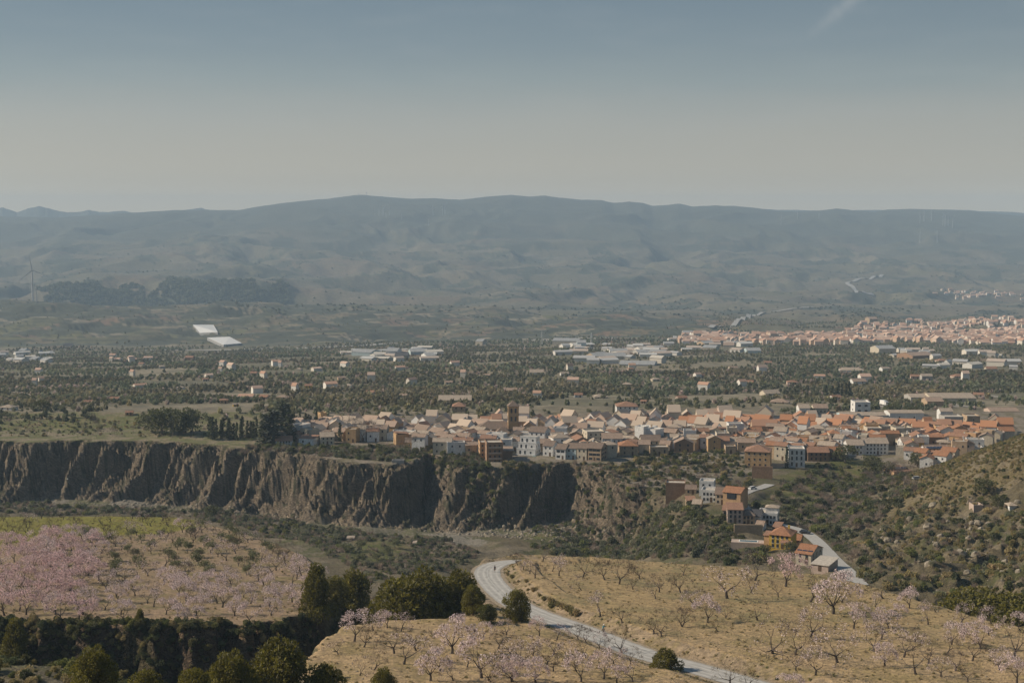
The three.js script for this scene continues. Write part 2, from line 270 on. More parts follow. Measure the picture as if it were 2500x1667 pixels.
function land(x, z, out) {                                   // height of the ground; out.zone names what it is
  const D = -z;
  let zone = 'scrub';
  if (D > 960) { if (out) out.zone = D > 2900 ? 'hills' : 'valley'; return farHeight(x, D); }
  const px = CX + F * x / D / .985;
  let h = lowland(px, Math.max(D, 58));
  const rough = smooth(90, 140, D);
  h += rough * (1.4 * fbm(x / 26, z / 26, 4) + 2.2 * fbm(x / 70, z / 70 + 5, 2));
  const rocky = smooth(1990, 2150, px) * smooth(330, 370, D) * (1 - smooth(520, 600, D));
  if (rocky > 0) { const r = 1 - Math.abs(fbm(x / 42 + 7, z / 30, 4)) * 2.4; h += rocky * (3.4 * r * Math.abs(r) - 1 + 1.3 * fbm(x / 13, z / 13, 3)); }
  // the village plateau with its ribbed cliff
  if (D > 560) {
    let [d, w, amp, sx] = edge(PLATEAU, x, z);
    if (d > -70) {
      const t = x - d * .95 + 9 * n2(x / 70, z / 90), saw = (p, a) => { p -= Math.floor(p); return p < a ? p / a : (1 - p) / (1 - a); };
      const k1 = .45 + .75 * smooth(-.5, .35, n2(x / 75 + 3, 1.7)), k2 = .5 + .5 * n2(x / 38, 6.1);
      const rib = amp * (1.05 * k1 * (saw(t / 36 + .35 * n2(t / 60, 4), .62) - .6) + .72 * k2 * (saw(t / 14.5 + .4 * n2(t / 30, 9) + d / 120, .6) - .5) + .30 * n2(t / 6.5, d / 14) + .20 * n2(t / 2.6, d / 6 + h0(z)) + .16 * n2(x / 1.6, z / 1.6));
      const dd = d + rib * smooth(-w * 2.2, -w * .7, d) * (1 - .92 * smooth(0, 9, d)) + amp * .05;
      const u = (dd + w) / w, top = farHeight(x, D) + .5 * fbm(x / 22, z / 22, 2);
      if (u > 0) {
        const f = w < 22 ? cliffProfile(Math.min(1, u)) : smooth(0, 1, u);
        h = lerp(h, top, f);
        zone = u >= 1 ? 'plateau' : w < 22 ? 'cliff' : 'scrub';
        if (zone === 'cliff') h += .8 * n2(x / 2.3, z / 2.3 + h / 3) * Math.sin(Math.PI * Math.min(1, u));
      } else if (d > -w - 12 && w < 22) { zone = 'talus'; }
    }
  }
  if (D > 230 && D < 540) {
    const [d, w, amp] = edge(MESA, x, z);
    if (d > -25) {
      const dd = d + amp * (n2(x / 9, z / 9) + .6 * n2(x / 3.5, z / 3.5)), u = (dd + w) / w;
      if (u > 0) { const k = MESA_H(D) + .35 * fbm(x / 18, z / 18, 2); h = Math.max(h, lerp(h, k, smooth(0, 1, u))); if (u > .95) zone = 'mesa'; else if (u > .1 && amp > 1.4) zone = 'bank'; }
    }
  }
  if (D < 420) {
    const [d, w, amp] = edge(SHOULDER, x, z);
    if (d > -30) {
      const dd = d + amp * (n2(x / 9, z / 9) + .5 * n2(x / 3.5, z / 3.5)), u = (dd + w) / w;
      if (u > 0) {
        let k = SHOULDER_H(D) + .5 * fbm(x / 24, z / 24, 2) * (D > 100 ? 1 : 0);
        const [r, side] = toRoad(x, z);
        if (r < 12) { const rh = SHOULDER_H(D) - 1.3; k = lerp(rh, side > 0 ? k - .4 : k + .5, smooth(3.9, 7.6, r)); if (r < 7) zone = 'verge'; }
        h = lerp(h, Math.max(k, h - 3), smooth(0, 1, u));
        if (u > .9 && zone !== 'verge') zone = 'shoulder';
      }
    }
  }
  if (laneLine && D > 370 && D < 780) {
    let bd = 90, bh = 0; for (const p of laneLine) { const q = (p.x - x) ** 2 + (p.z - z) ** 2; if (q < bd) { bd = q; bh = p.y; } }
    if (bd < 90) { h = lerp(bh, h, smooth(3.4, 9.4, Math.sqrt(bd))); zone = bd < 16 ? 'scrub' : zone; }
  }
  if (out) out.zone = zone;
  return h;
}
function ground(px, py, from = 90, to = 12000) {             // where a pixel's line of sight meets the land
  const r = pixelRay(px, py), sx = r.x / -r.z, sy = r.y / -r.z;
  let a = from, b = from;
  for (; b < to; b += Math.max(1.2, b * .006)) { if (EYE + sy * b < land(sx * b, -b)) break; a = b; }
  for (let k = 0; k < 12; k++) { const m = (a + b) / 2; if (EYE + sy * m < land(sx * m, -m)) b = m; else a = m; }
  return { x: sx * b, y: land(sx * b, -b), z: -b, D: b };
}
function field(list, from, to) { return list.map(([px, py]) => { const g = ground(px, py, from, to); return [g.x, g.z, 0, 0]; }); }
const within = (poly, x, z) => { let s = false; for (let i = 0, j = poly.length - 1; i < poly.length; j = i++) { const a = poly[j], b = poly[i]; if ((b[1] > z) !== (a[1] > z) && x < (a[0] - b[0]) * (z - b[1]) / (a[1] - b[1]) + b[0]) s = !s; } return s; };

const path = (list, from, to, n = 60) => new THREE.CatmullRomCurve3(list.map(([px, py]) => { const g = ground(px, py, from, to); return new THREE.Vector3(g.x, 0, g.z); })).getSpacedPoints(n);
const LANE = path([[2100, 1420], [2070, 1395], [2035, 1365], [1990, 1330], [1950, 1305], [1900, 1283], [1860, 1262], [1815, 1235], [1800, 1218], [1830, 1200], [1880, 1185]], 380, 760, 120);
{ const hs = LANE.map((p) => land(p.x, p.z)), sm = hs.map((_, i) => { let s = 0, n = 0; for (let k = -14; k <= 14; k++) { const q = hs[clamp(i + k, 0, hs.length - 1)]; s += q; n++; } return s / n; }); laneLine = LANE.map((p, i) => new THREE.Vector3(p.x, sm[i], p.z)); }
// ------------------------------------------------------------------ fields and ground meshes
const onMesa = (l) => l.map(([px, py]) => { const q = onPlane(px, py, 72.4 + .108 * 310, -.108); return [q[0], q[1], 0, 0]; });
const GREEN_FIELD = onMesa([[-450, 1345], [0, 1330], [120, 1315], [260, 1308], [400, 1303], [470, 1290], [500, 1276], [425, 1255], [0, 1255], [-450, 1255]]);
const PINK_EARTH = onMesa([[-450, 1530], [0, 1340], [200, 1330], [330, 1400], [560, 1450], [760, 1440], [820, 1470], [700, 1530], [300, 1545]]);
const GRAVEL = [field([[-100, 1218], [180, 1222], [420, 1236], [480, 1245], [400, 1250], [150, 1234], [-100, 1230]], 560, 800), field([[560, 1262], [640, 1270], [760, 1290], [780, 1298], [650, 1282], [560, 1270]], 520, 800), field([[1040, 1300], [1120, 1306], [1190, 1320], [1170, 1335], [1090, 1322]], 450, 760)];
const MEADOW = [field([[870, 1388], [960, 1360], [1010, 1345], [940, 1320], [860, 1330], [820, 1360]], 380, 720), field([[1150, 1300], [1300, 1310], [1360, 1330], [1480, 1345], [1500, 1320], [1380, 1290], [1250, 1285]], 380, 720), field([[830, 1118], [1010, 1130], [1010, 1118], [920, 1108], [840, 1108]], 560, 860), field([[1900, 1180], [2060, 1170], [2150, 1150], [2140, 1130], [2040, 1120], [1900, 1160]], 480, 800), field([[1870, 1260], [1990, 1230], [2000, 1190], [1880, 1190], [1850, 1220]], 480, 800), field([[0, 1050], [340, 1045], [345, 1015], [180, 1022], [0, 1030]], 700, 1400)];
const cell = (x, z, s) => { // patchwork of plots: [plot id, distance to the plot's edge]
  const u = x / s + .35 * n2(x / s / 3, z / s / 3), v = z / s + .35 * n2(z / s / 3 + 9, x / s / 3); let b1 = 9, b2 = 9, id = 0;
  for (let i = -1; i <= 1; i++) for (let j = -1; j <= 1; j++) { const a = Math.floor(u) + i, b = Math.floor(v) + j, hsh = Math.sin(a * 127.1 + b * 311.7) * 43758.5, r = hsh - Math.floor(hsh), q = (r * 57.3) % 1, d = Math.max(Math.abs(u - a - .2 - .6 * r), Math.abs(v - b - .2 - .6 * q)); if (d < b1) { b2 = b1; b1 = d; id = r; } else if (d < b2) b2 = d; }
  return [id, b2 - b1];
};
function groundColor(x, z, zone, h) {
  const D = -z, f1 = fbm(x / 15, z / 15, 4), f2 = fbm(x / 50 + 3, z / 50, 3), f3 = n2(x / 2.2, z / 2.2), px = CX + F * x / D / .985;
  const mix = (a, b, t) => a.map((v, i) => lerp(v, b[i], clamp(t, 0, 1)));
  if (zone === 'cliff') { let c = mix([.36, .28, .195], [.47, .375, .27], .5 + f1); if (fbm(x / 9, z / 9 + h / 7, 3) > .24) c = [.13, .125, .065]; return c; }
  if (zone === 'talus') return mix(mix([.29, .25, .195], [.36, .32, .26], .5 + f1), [.15, .15, .06], smooth(-.1, .35, f2 + .4 * f3) * .9);
  if (zone === 'bank') return mix([.22, .15, .095], [.15, .12, .06], smooth(-.1, .2, f1 + .2 * f3));
  if (zone === 'mesa') {
    if (within(GREEN_FIELD, x, z)) return mix([.24, .22, .02], [.28, .235, .045], smooth(0, .5, f1 + .3 * f3));
    return mix(mix([.38, .265, .165], [.32, .23, .125], smooth(-.2, .3, f2)), [.235, .195, .075], smooth(.05, .5, f1 + .25 * f3) * .7);
  }
  if (zone === 'shoulder') { const yel = smooth(1150, 1500, px) * smooth(225, 260, D); return mix(mix([.49, .345, .185], [.43, .305, .145], yel * .9), mix([.36, .265, .115], [.325, .255, .115], yel), smooth(-.1, .5, f1 + .3 * f3 + .3 * f2)); }
  if (zone === 'verge') return mix([.36, .27, .175], [.26, .20, .10], smooth(-.1, .4, f1 + .4 * f3));
  for (const g of GRAVEL) if (within(g, x + 3 * f3, z + 5 * f1)) return mix([.38, .34, .28], [.30, .27, .21], .5 + f3);
  for (const g of MEADOW) if (within(g, x + 5 * f1, z + 12 * f1)) return mix([.145, .155, .035], [.23, .19, .085], smooth(-.1, .4, f1 + .3 * f3));
  if (zone === 'plateau') return px > 620 ? mix([.30, .25, .19], [.2, .17, .10], smooth(-.1, .3, f1)) : mix([.17, .17, .06], [.29, .235, .15], smooth(-.2, .3, f1 + .2 * f3));
  if (px > 2180 && D > 500) return mix([.24, .19, .095], [.30, .24, .15], smooth(0, .4, f1));
  return mix(mix([.185, .15, .085], [.27, .22, .145], smooth(-.1, .4, f2 + .4 * f1)), [.125, .125, .045], smooth(.05, .4, fbm(x / 30 + 40, z / 30, 3) + .2 * f3));
}
const gorge = (px, D, x, z) => px > 90 + 60 * n2(z / 300, 2) && px < 660 + 80 * n2(x / 200, z / 200) && D > 4900 && D < 6080 + 140 * n2(x / 160, 4);
const YARDS = [];
function farColor(x, z, h) {
  const D = -z, mix = (a, b, t) => a.map((v, i) => lerp(v, b[i], clamp(t, 0, 1))), px = CX + F * x / D / .99;
  const f1 = fbm(x / 120, z / 160, 4), s = D < 4600 ? 95 : 260, [id, e] = cell(x, z, s);
  const P = [[.185, .14, .085], [.14, .135, .06], [.29, .235, .155], [.25, .155, .10], [.16, .155, .055], [.22, .175, .11], [.135, .125, .075], [.33, .275, .195]];
  let c = P[Math.floor(id * 8) % 8];
  if (D < 2900) c = mix(c, [.22, .19, .10], .35); else c = mix(c, [.15, .135, .07], D < 4400 ? .45 : .2);
  c = mix(c, [.17, .15, .09], smooth(-.1, .4, f1) * .7);
  if (e < .05 && id > .4) c = mix(c, [.10, .10, .06], .6);
  const wood = fbm(x / 380 + 7, z / 520, 4);
  if (D > 4300) c = mix(mix(c, [.185, .155, .10], .55), [.060, .070, .042], smooth(.06, .17, wood + .35 * n2(x / 40, z / 50) * .5) * .95);
  if (D > 8800) c = mix(c, [.085, .09, .06], smooth(8800, 9800, D + 900 * fbm(x / 900, z / 900, 3)) * .85);
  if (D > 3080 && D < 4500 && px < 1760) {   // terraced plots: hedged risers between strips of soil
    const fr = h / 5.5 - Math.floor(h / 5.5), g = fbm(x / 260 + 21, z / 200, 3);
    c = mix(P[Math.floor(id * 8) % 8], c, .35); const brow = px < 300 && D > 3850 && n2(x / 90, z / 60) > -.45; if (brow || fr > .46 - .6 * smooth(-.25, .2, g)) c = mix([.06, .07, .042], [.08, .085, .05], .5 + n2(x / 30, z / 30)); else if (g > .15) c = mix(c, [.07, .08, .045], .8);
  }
  for (const [yx, yz, ya, yb] of YARDS) if (Math.abs(x - yx) < ya && Math.abs(z - yz) < yb) c = mix([.42, .38, .32], [.34, .31, .27], .5 + n2(x / 25, z / 25));
  return c;
}
function grid(a0, a1, na, Ds, color) {                       // a sheet of ground split by zone into meshes
  const nd = Ds.length, P = new Float32Array((na + 1) * nd * 3), C = new Float32Array((na + 1) * nd * 3), U = new Float32Array((na + 1) * nd * 2), Z = [], o = {};
  for (let j = 0; j < nd; j++) for (let i = 0; i <= na; i++) {
    const D = Ds[j], x = lerp(a0, a1, i / na) * D, k = j * (na + 1) + i, h = land(x, -D, o);
    P.set([x, h, -D], k * 3); U.set([x + .15 * h, -D - 1.1 * h], k * 2); Z.push(o.zone); C.set(color(x, -D, o.zone, h), k * 3);
  }
  const g = new THREE.BufferGeometry(), idx = [], by = {};
  for (let j = 0; j < nd - 1; j++) for (let i = 0; i < na; i++) { const k = j * (na + 1) + i, m = k + na + 1; idx.push(k, k + 1, m, m, k + 1, m + 1); (by[Z[k]] ??= []).push(k, k + 1, m, m, k + 1, m + 1); }
  g.setAttribute('position', new THREE.BufferAttribute(P, 3)); g.setIndex(idx); g.computeVertexNormals();
  const N = g.attributes.normal.array, out = {};
  for (const [zone, list] of Object.entries(by)) {
    const map = new Map(), keep = [], ix = list.map((v) => { let q = map.get(v); if (q === undefined) { q = keep.length; map.set(v, q); keep.push(v); } return q; });
    const take = (A, w) => { const B = new Float32Array(keep.length * w); keep.forEach((v, q) => { for (let r = 0; r < w; r++) B[q * w + r] = A[v * w + r]; }); return new THREE.BufferAttribute(B, w); };
    const s = new THREE.BufferGeometry(); s.setAttribute('position', take(P, 3)); s.setAttribute('normal', take(N, 3)); s.setAttribute('uv', take(U, 2)); s.setAttribute('color', take(C, 3)); s.setIndex(ix); out[zone] = s;
  }
  return out;
}
for (const [px, D, a, c] of [[965, 2450, 95, 70], [1500, 2350, 110, 90], [1400, 3000, 90, 60], [1600, 2500, 60, 60], [1740, 2900, 60, 40], [2160, 2500, 60, 40], [70, 2350, 45, 40], [2240, 985, 34, 26], [2330, 1100, 40, 16]]) YARDS.push([(px - CX) / F * D, -D, a, c]);
{
  const Ds = []; for (let D = 75; D < 900;) { Ds.push(D); D += D < 590 ? Math.max(.7, D * .0046) : D < 810 ? .85 : 3; } Ds.push(900);
  const near = grid(-.47, .47, 860, Ds, groundColor);
  const names = { scrub: ['scrub_ground', M.scrub, 'scrubby brown ground of the ravine, gully and right-hand hillside'], cliff: ['cliff', M.rock, 'ribbed grey-brown earth cliff below the village plateau'], talus: ['scree', M.scrub, 'stony scree and gravel along the foot of the cliff'], bank: ['earth_bank', M.rock, 'steep brown earth bank below the pink almond orchard'], mesa: ['orchard_field', M.soil, 'flat orchard ground with a yellow-green field behind pink trees'], shoulder: ['hill_field', M.soil, 'sloping bare tan orchard ground on both sides of the road'], verge: ['road_verge', M.soil, 'dry earth verge along the pale road'], plateau: ['plateau_ground', M.soil, 'flat ground under the village above the cliff'] };
  for (const [z, g] of Object.entries(near)) struct(names[z][0], g, names[z][1], names[z][2]);
  const Df = []; for (let D = 897; D < 13600;) { Df.push(D); D *= 1 + (D < 2600 ? .0062 : D < 5200 ? .0042 : .0052); }
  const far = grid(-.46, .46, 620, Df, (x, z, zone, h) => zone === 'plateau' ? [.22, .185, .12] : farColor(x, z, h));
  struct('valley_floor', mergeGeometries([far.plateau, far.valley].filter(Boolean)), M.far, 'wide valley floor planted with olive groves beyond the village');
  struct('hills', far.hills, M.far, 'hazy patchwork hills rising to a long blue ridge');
}
{ // blue serrated peaks far behind the ridge at the left, and a low far crest at the right
  const range = (list, D, name, label) => {
    const b = new MB(), P = (px, py, d) => { const r = pixelRay(px, py), k = d / -r.z; return [r.x * k, EYE + r.y * k, -d]; };
    for (let i = 0; i < list.length - 1; i++) for (let s = 0; s < 4; s++) {
      const A = (t) => { const px = lerp(list[i][0], list[i + 1][0], t), py = lerp(list[i][1], list[i + 1][1], t); return [px, py + 1.2 * n2(px / 9, D)]; }, [p, q] = A(s / 4), [r, w] = A((s + 1) / 4);
      b.quad(P(p, 560, D - 500), P(r, 560, D - 500), P(r, w, D), P(p, q, D)); b.quad(P(r, 565, D + 200), P(p, 565, D + 200), P(p, q, D), P(r, w, D));
    }
    struct(name, b.geo(), std(rgb(.10, .11, .10)), label);
  };
  range([[-300, 535], [-120, 520], [-40, 515], [5, 507], [40, 518], [75, 507], [95, 503], [115, 508], [145, 516], [180, 519], [215, 513], [250, 518], [300, 515], [340, 521], [420, 517], [490, 507], [505, 512], [620, 530]], 13300, 'far_mountains', 'jagged pale blue peaks behind the ridge at the left');
  range([[1640, 512], [1780, 505], [1900, 512], [2060, 514], [2200, 511], [2340, 512], [2450, 517], [2560, 522], [2850, 530]], 13100, 'far_crest', 'faint pale crest behind the long ridge at the right');
}
// road: a strip on the shoulder; lanes and tracks follow the land
function strip(points, width, lift, fixed, along) {
  const b = new MB(), n = points.length;
  const side = points.map((p, i) => { const a = points[Math.max(0, i - 1)], c = points[Math.min(n - 1, i + 1)], dx = c.x - a.x, dz = c.z - a.z, l = Math.hypot(dx, dz) || 1; return [-dz / l, dx / l]; });
  const P = (i, s) => { const x = points[i].x + side[i][0] * s, z = points[i].z + side[i][1] * s; return [x, (fixed ? fixed(x, z) : land(x, z)) + lift, z]; };
  const K = 4, wig = points.map((p, i) => along ? 1 + .045 * n2(i / 3, 5) : 1); let run = 0;
  const UV = []; for (let i = 0; i < n - 1; i++) { const l = points[i].distanceTo(points[i + 1]); for (let k = 0; k < K; k++) { const s0 = (k / K - .5) * width, s1 = ((k + 1) / K - .5) * width, e = wig[i], f = wig[i + 1]; b.quad(P(i, s0 * e), P(i, s1 * e), P(i + 1, s1 * f), P(i + 1, s0 * f)); const v0 = run / 24, v1 = (run + l) / 24; UV.push(k / K, v0, (k + 1) / K, v0, (k + 1) / K, v1, k / K, v0, (k + 1) / K, v1, k / K, v1); } run += l; }
  const g = b.geo(), p = g.attributes.position, uv = g.attributes.uv; for (let i = 0; i < p.count; i++) uv.setXY(i, along ? UV[i * 2] : p.getX(i), along ? UV[i * 2 + 1] : p.getZ(i));
  return g;
}
{ // ragged gravel shoulders under the asphalt
  const g = strip(ROAD, 8.2, .02, (x, z) => SHOULDER_H(-z) - 1.25 + .05 * n2(x / 3, z / 3)); struct('road_shoulder', g, std(rgb(.40, .32, .225), { map: rep(soilT, 5) }), 'gravelly shoulder along both sides of the winding road');
}
struct('road', strip(ROAD, 6.3, .07, (x, z) => SHOULDER_H(-z) - 1.25, true), M.road, 'pale grey winding asphalt road between the almond orchards');
{ const b = strip(ROAD.slice(0, 235), .1, .085, (x, z) => SHOULDER_H(-z) - 1.25); struct('road_marking', b, std(rgb(.50, .50, .48)), 'thin worn white centre line of the winding road'); }
struct('lane', strip(LANE, 5.2, .25), M.asphalt, 'grey lane climbing past the yellow house into the village');
struct('valley_track', strip(path([[-60, 925], [20, 952], [70, 968], [110, 982], [150, 990]], 900, 3000, 80), 9, .6), M.track, 'pale dirt track crossing the olive groves at the left edge');
struct('highway', strip(path([[330, 857], [500, 856], [620, 853], [740, 851], [850, 846], [960, 838]], 2500, 4300, 90), 26, 1.2), M.asphalt, 'pale motorway line crossing behind the olive groves');
struct('hill_road', strip(path([[1735, 803], [1800, 785], [1860, 766], [1920, 758], [1985, 752]], 3000, 6500, 220), 14, 4), M.asphalt, 'pale road climbing the slope behind the distant town');
struct('valley_road', strip(path([[2135, 722], [2110, 715], [2085, 705], [2070, 694], [2090, 686], [2130, 680], [2155, 672]], 4500, 9000, 220), 20, 5), M.asphalt, 'bending motorway far away between the hills at the right');
// ------------------------------------------------------------------ vegetation
const R = mulberry(2024);
const rr = (a, b) => a + (b - a) * R(), pick = (l) => l[Math.floor(R() * l.length)];
function leafCloud(seed, clumps, perClump, size, tint, o = {}) {   // clumps: [x, y, z, radius]; small faces spread through each
  const r = mulberry(seed), b = new MB(), { flat = 1, spread = .35, long = 1 } = o;
  for (const [cx, cy, cz, cr] of clumps) {
    const own = 1 + (r() - .5) * spread;
    for (let k = 0; k < perClump; k++) {
      let x, y, z, l; do { x = r() * 2 - 1; y = r() * 2 - 1; z = r() * 2 - 1; l = Math.hypot(x, y, z); } while (l > 1 || l < .05);
      const q = cr * Math.pow(l, -.55); const p = [cx + x * q, cy + y * q * flat, cz + z * q];
      const s = size * (.6 + .8 * r()), a = new THREE.Vector3(r() - .5 + x * .6, r() - .5 + y * .6, r() - .5 + z * .6).normalize(), c = new THREE.Vector3(r() - .5, r() - .5, r() - .5).cross(a).normalize().multiplyScalar(s * .5), d = a.clone().multiplyScalar(s * long);
      const v = own * (.75 + .5 * r()); b.tint = tint.map((t) => t * v);
      b.tri([p[0] - c.x, p[1] - c.y, p[2] - c.z], [p[0] + c.x, p[1] + c.y, p[2] + c.z], [p[0] + d.x, p[1] + d.y, p[2] + d.z]);
    }
  }
  b.tint = null; return b.geo();
}
function branches(seed, o) {                                 // a forked skeleton: list of [p0, p1, r0, r1, level] and its twig ends
  const r = mulberry(seed), segs = [], ends = [];
  const grow = (p, dir, len, rad, lev) => {
    const n = lev === 0 ? 3 : 2; let q = p.clone(), d = dir.clone(), ra = rad;
    for (let i = 0; i < n; i++) {
      d.add(new THREE.Vector3((r() - .5) * o.bend, (r() - .35) * o.bend * .8, (r() - .5) * o.bend)).normalize();
      const e = q.clone().addScaledVector(d, len / n), rb = ra * (lev === 0 ? .86 : .76);
      segs.push([q.toArray(), e.toArray(), ra, rb, lev]); q = e; ra = rb;
    }
    if (lev >= o.levels) { ends.push(q.toArray()); return; }
    const kids = lev === 0 ? o.limbs : 2 + (r() < .45 ? 1 : 0), turn = r() * 6.3;
    for (let k = 0; k < kids; k++) {
      const a = turn + k / kids * 6.28 + (r() - .5) * .7, tilt = (lev === 0 ? o.open : .55) * (.7 + .6 * r());
      const u = new THREE.Vector3(1, 0, 0).cross(d).lengthSq() > .01 ? new THREE.Vector3(1, 0, 0).cross(d).normalize() : new THREE.Vector3(0, 0, 1), w = d.clone().cross(u);
      const nd = d.clone().multiplyScalar(Math.cos(tilt)).addScaledVector(u, Math.sin(tilt) * Math.cos(a)).addScaledVector(w, Math.sin(tilt) * Math.sin(a)).normalize();
      nd.y = Math.max(nd.y, -.15); grow(q, nd.normalize(), len * (lev === 0 ? o.first : .72) * (.8 + .4 * r()), ra * (kids > 2 ? .62 : .7), lev + 1);
    }
  };
  grow(new THREE.Vector3(0, -.25, 0), new THREE.Vector3(o.lean ?? 0, 1, (r() - .5) * .2).normalize(), o.trunk, o.rad, 0);
  return { segs, ends };
}
function almond(seed, bloom, lean = 0) {                     // trunk, twigs and, when in flower, blossom; about 4.6 m tall
  const r = mulberry(seed * 7 + 1), { segs, ends } = branches(seed, { levels: 4, limbs: 3 + (seed % 2), trunk: 1.25, rad: .25, bend: .55, open: .85, first: 1.25, lean });
  const t = new MB(), w = new MB();
  for (const [a, b, r0, r1, lev] of segs) (lev < 3 ? t : w).tube(a, b, r0, r1, lev === 0 ? 6 : lev < 3 ? 4 : 3);
  for (const e of ends) for (let k = 0; k < 5; k++) { const d = new THREE.Vector3(r() - .5, r() - .1, r() - .5).normalize().multiplyScalar(.35 + .5 * r()); w.tube(e, [e[0] + d.x, e[1] + d.y, e[2] + d.z], .019, .008, 3); }
  const parts = { trunk: t.geo(), twigs: w.geo() };
  if (bloom > 0) parts.blossom = leafCloud(seed + 99, ends.map(([x, y, z]) => [x, y + .05, z, .42]), Math.round(bloom), .15, [.80, .66, .66], { spread: .3, long: .9 });
  return parts;
}
const pinkM = new THREE.MeshPhysicalMaterial({ transmission: .35, thickness: 0, ior: 1.3, vertexColors: true, side: THREE.DoubleSide, roughness: .9, color: rgb(1, 1, 1) });
const deepM = new THREE.MeshPhysicalMaterial({ transmission: .35, thickness: 0, ior: 1.3, vertexColors: true, side: THREE.DoubleSide, roughness: .9, color: rgb(1, .90, .91) });
const ALM = { bare: [1, 2, 3, 4, 5].map((s) => almond(s * 13, 0)), light: [6, 7, 8, 9].map((s) => almond(s * 13, 10)), full: [10, 11, 12, 13].map((s) => almond(s * 13, 27)), lean: [14, 15].map((s) => almond(s * 13, 3, .9)), bud: [16, 17].map((s) => almond(s * 13, 5)) };
const budM = new THREE.MeshStandardMaterial({ vertexColors: true, side: THREE.DoubleSide, roughness: .9, color: rgb(.34, .38, .16) });
function plant(name, parts, mats, x, z, s, label, category, group, o = {}) {
  const g = base(name, x, (o.y ?? land(x, z)) - (o.sink ?? 0), z, o.turn ?? R() * 6.28);
  g.scale.set(s * (o.wide ?? 1), s, s * (o.wide ?? 1));
  for (const [k, geo] of Object.entries(parts)) part(k, geo, mats[k], g);
  return tag(g, label, category, group);
}
const woodMats = { trunk: M.wood, twigs: std(rgb(.10, .072, .055)), blossom: pinkM };
const almondAt = (x, z, s, kind, label, group, mats = woodMats) => plant('almond_tree', pick(ALM[kind]), kind === 'bud' ? { ...mats, blossom: budM } : mats, x, z, s, label, 'tree', group);
function spot(px, py) { const q = onPlane(px, py, 117.6, -.127); return q; }

// right-hand and lower orchards: [zoomed x, base y, top y, kind] read off two enlargements of the photograph
const K = { B: 'bare', L: 'light', P: 'full', S: 'lean', G: 'bud' };
const side1 = (l) => l.map(([x, y, t, k]) => [1650 + x / 2.35, 1000 + y / 2.35, (y - t) / 2.35, k]), side2 = (l) => l.map(([x, y, t, k]) => [1150 + x / 4.276, 1330 + y / 4.276, (y - t) / 4.276, k]), side3 = (l) => l.map(([x, y, t, k]) => [800 + x / 2.35, 1000 + y / 2.35, (y - t) / 2.35, k]);
const rightTrees = [...side1([[25, 1045, 950, 'B'], [295, 1085, 900, 'L'], [430, 1045, 960, 'B'], [455, 985, 840, 'G'], [635, 1020, 870, 'D'], [590, 1075, 990, 'B'], [775, 1100, 950, 'G'], [905, 1170, 960, 'P'], [955, 1105, 1030, 'B'], [1190, 1085, 980, 'G'], [100, 1130, 1030, 'B'], [185, 1220, 1090, 'P'], [290, 1195, 1120, 'B'], [240, 1270, 1200, 'G'], [470, 1210, 1090, 'G'], [35, 1240, 1140, 'B'], [560, 1400, 1230, 'S'], [690, 1415, 1270, 'B'], [775, 1310, 1150, 'L'], [930, 1450, 1270, 'L'], [1025, 1250, 1130, 'P'], [1095, 1190, 1110, 'G'], [1140, 1385, 1260, 'L'], [1145, 1135, 1060, 'L'], [1185, 1325, 1200, 'L'], [1225, 1255, 1150, 'P'], [1275, 1200, 1110, 'P'], [1345, 1145, 1040, 'P'], [1200, 1465, 1340, 'P'], [1310, 1415, 1270, 'L'], [1375, 1340, 1260, 'B'], [1380, 1530, 1370, 'B'], [1450, 1230, 1130, 'L'], [1450, 1455, 1340, 'B'], [1490, 1165, 1090, 'B'], [1525, 1540, 1440, 'L'], [1560, 1400, 1310, 'B'], [1585, 1345, 1220, 'P'], [1605, 1490, 1380, 'B'], [1640, 1220, 1120, 'L'], [1705, 1445, 1320, 'B'], [1755, 1370, 1240, 'P'], [1800, 1300, 1200, 'P'], [1815, 1235, 1140, 'L'], [1860, 1490, 1370, 'L'], [1940, 1420, 1240, 'G'], [1960, 1560, 1420, 'P'], [1975, 1270, 1170, 'P'], [690, 1515, 1450, 'B'], [805, 1545, 1420, 'L'], [1680, 1560, 1480, 'B']]),
  ...side2([[750, 185, 50, 'G'], [850, 275, 150, 'L'], [918, 320, 160, 'L'], [1168, 345, 140, 'B'], [1398, 370, 180, 'B'], [1550, 420, 180, 'B'], [1640, 300, 170, 'B'], [1762, 355, 190, 'G'], [1690, 465, 330, 'B'], [1970, 500, 320, 'B'], [2188, 500, 320, 'G'], [2220, 310, 170, 'G'], [1155, 460, 350, 'S'], [1925, 580, 460, 'S'], [2335, 655, 490, 'L'], [2210, 850, 660, 'B'], [1350, 755, 560, 'L'], [1580, 830, 660, 'G'], [1905, 945, 740, 'B'], [1990, 975, 770, 'G'], [545, 275, 180, 'B'], [615, 320, 200, 'L'], [670, 370, 220, 'B'], [490, 235, 110, 'B']])];
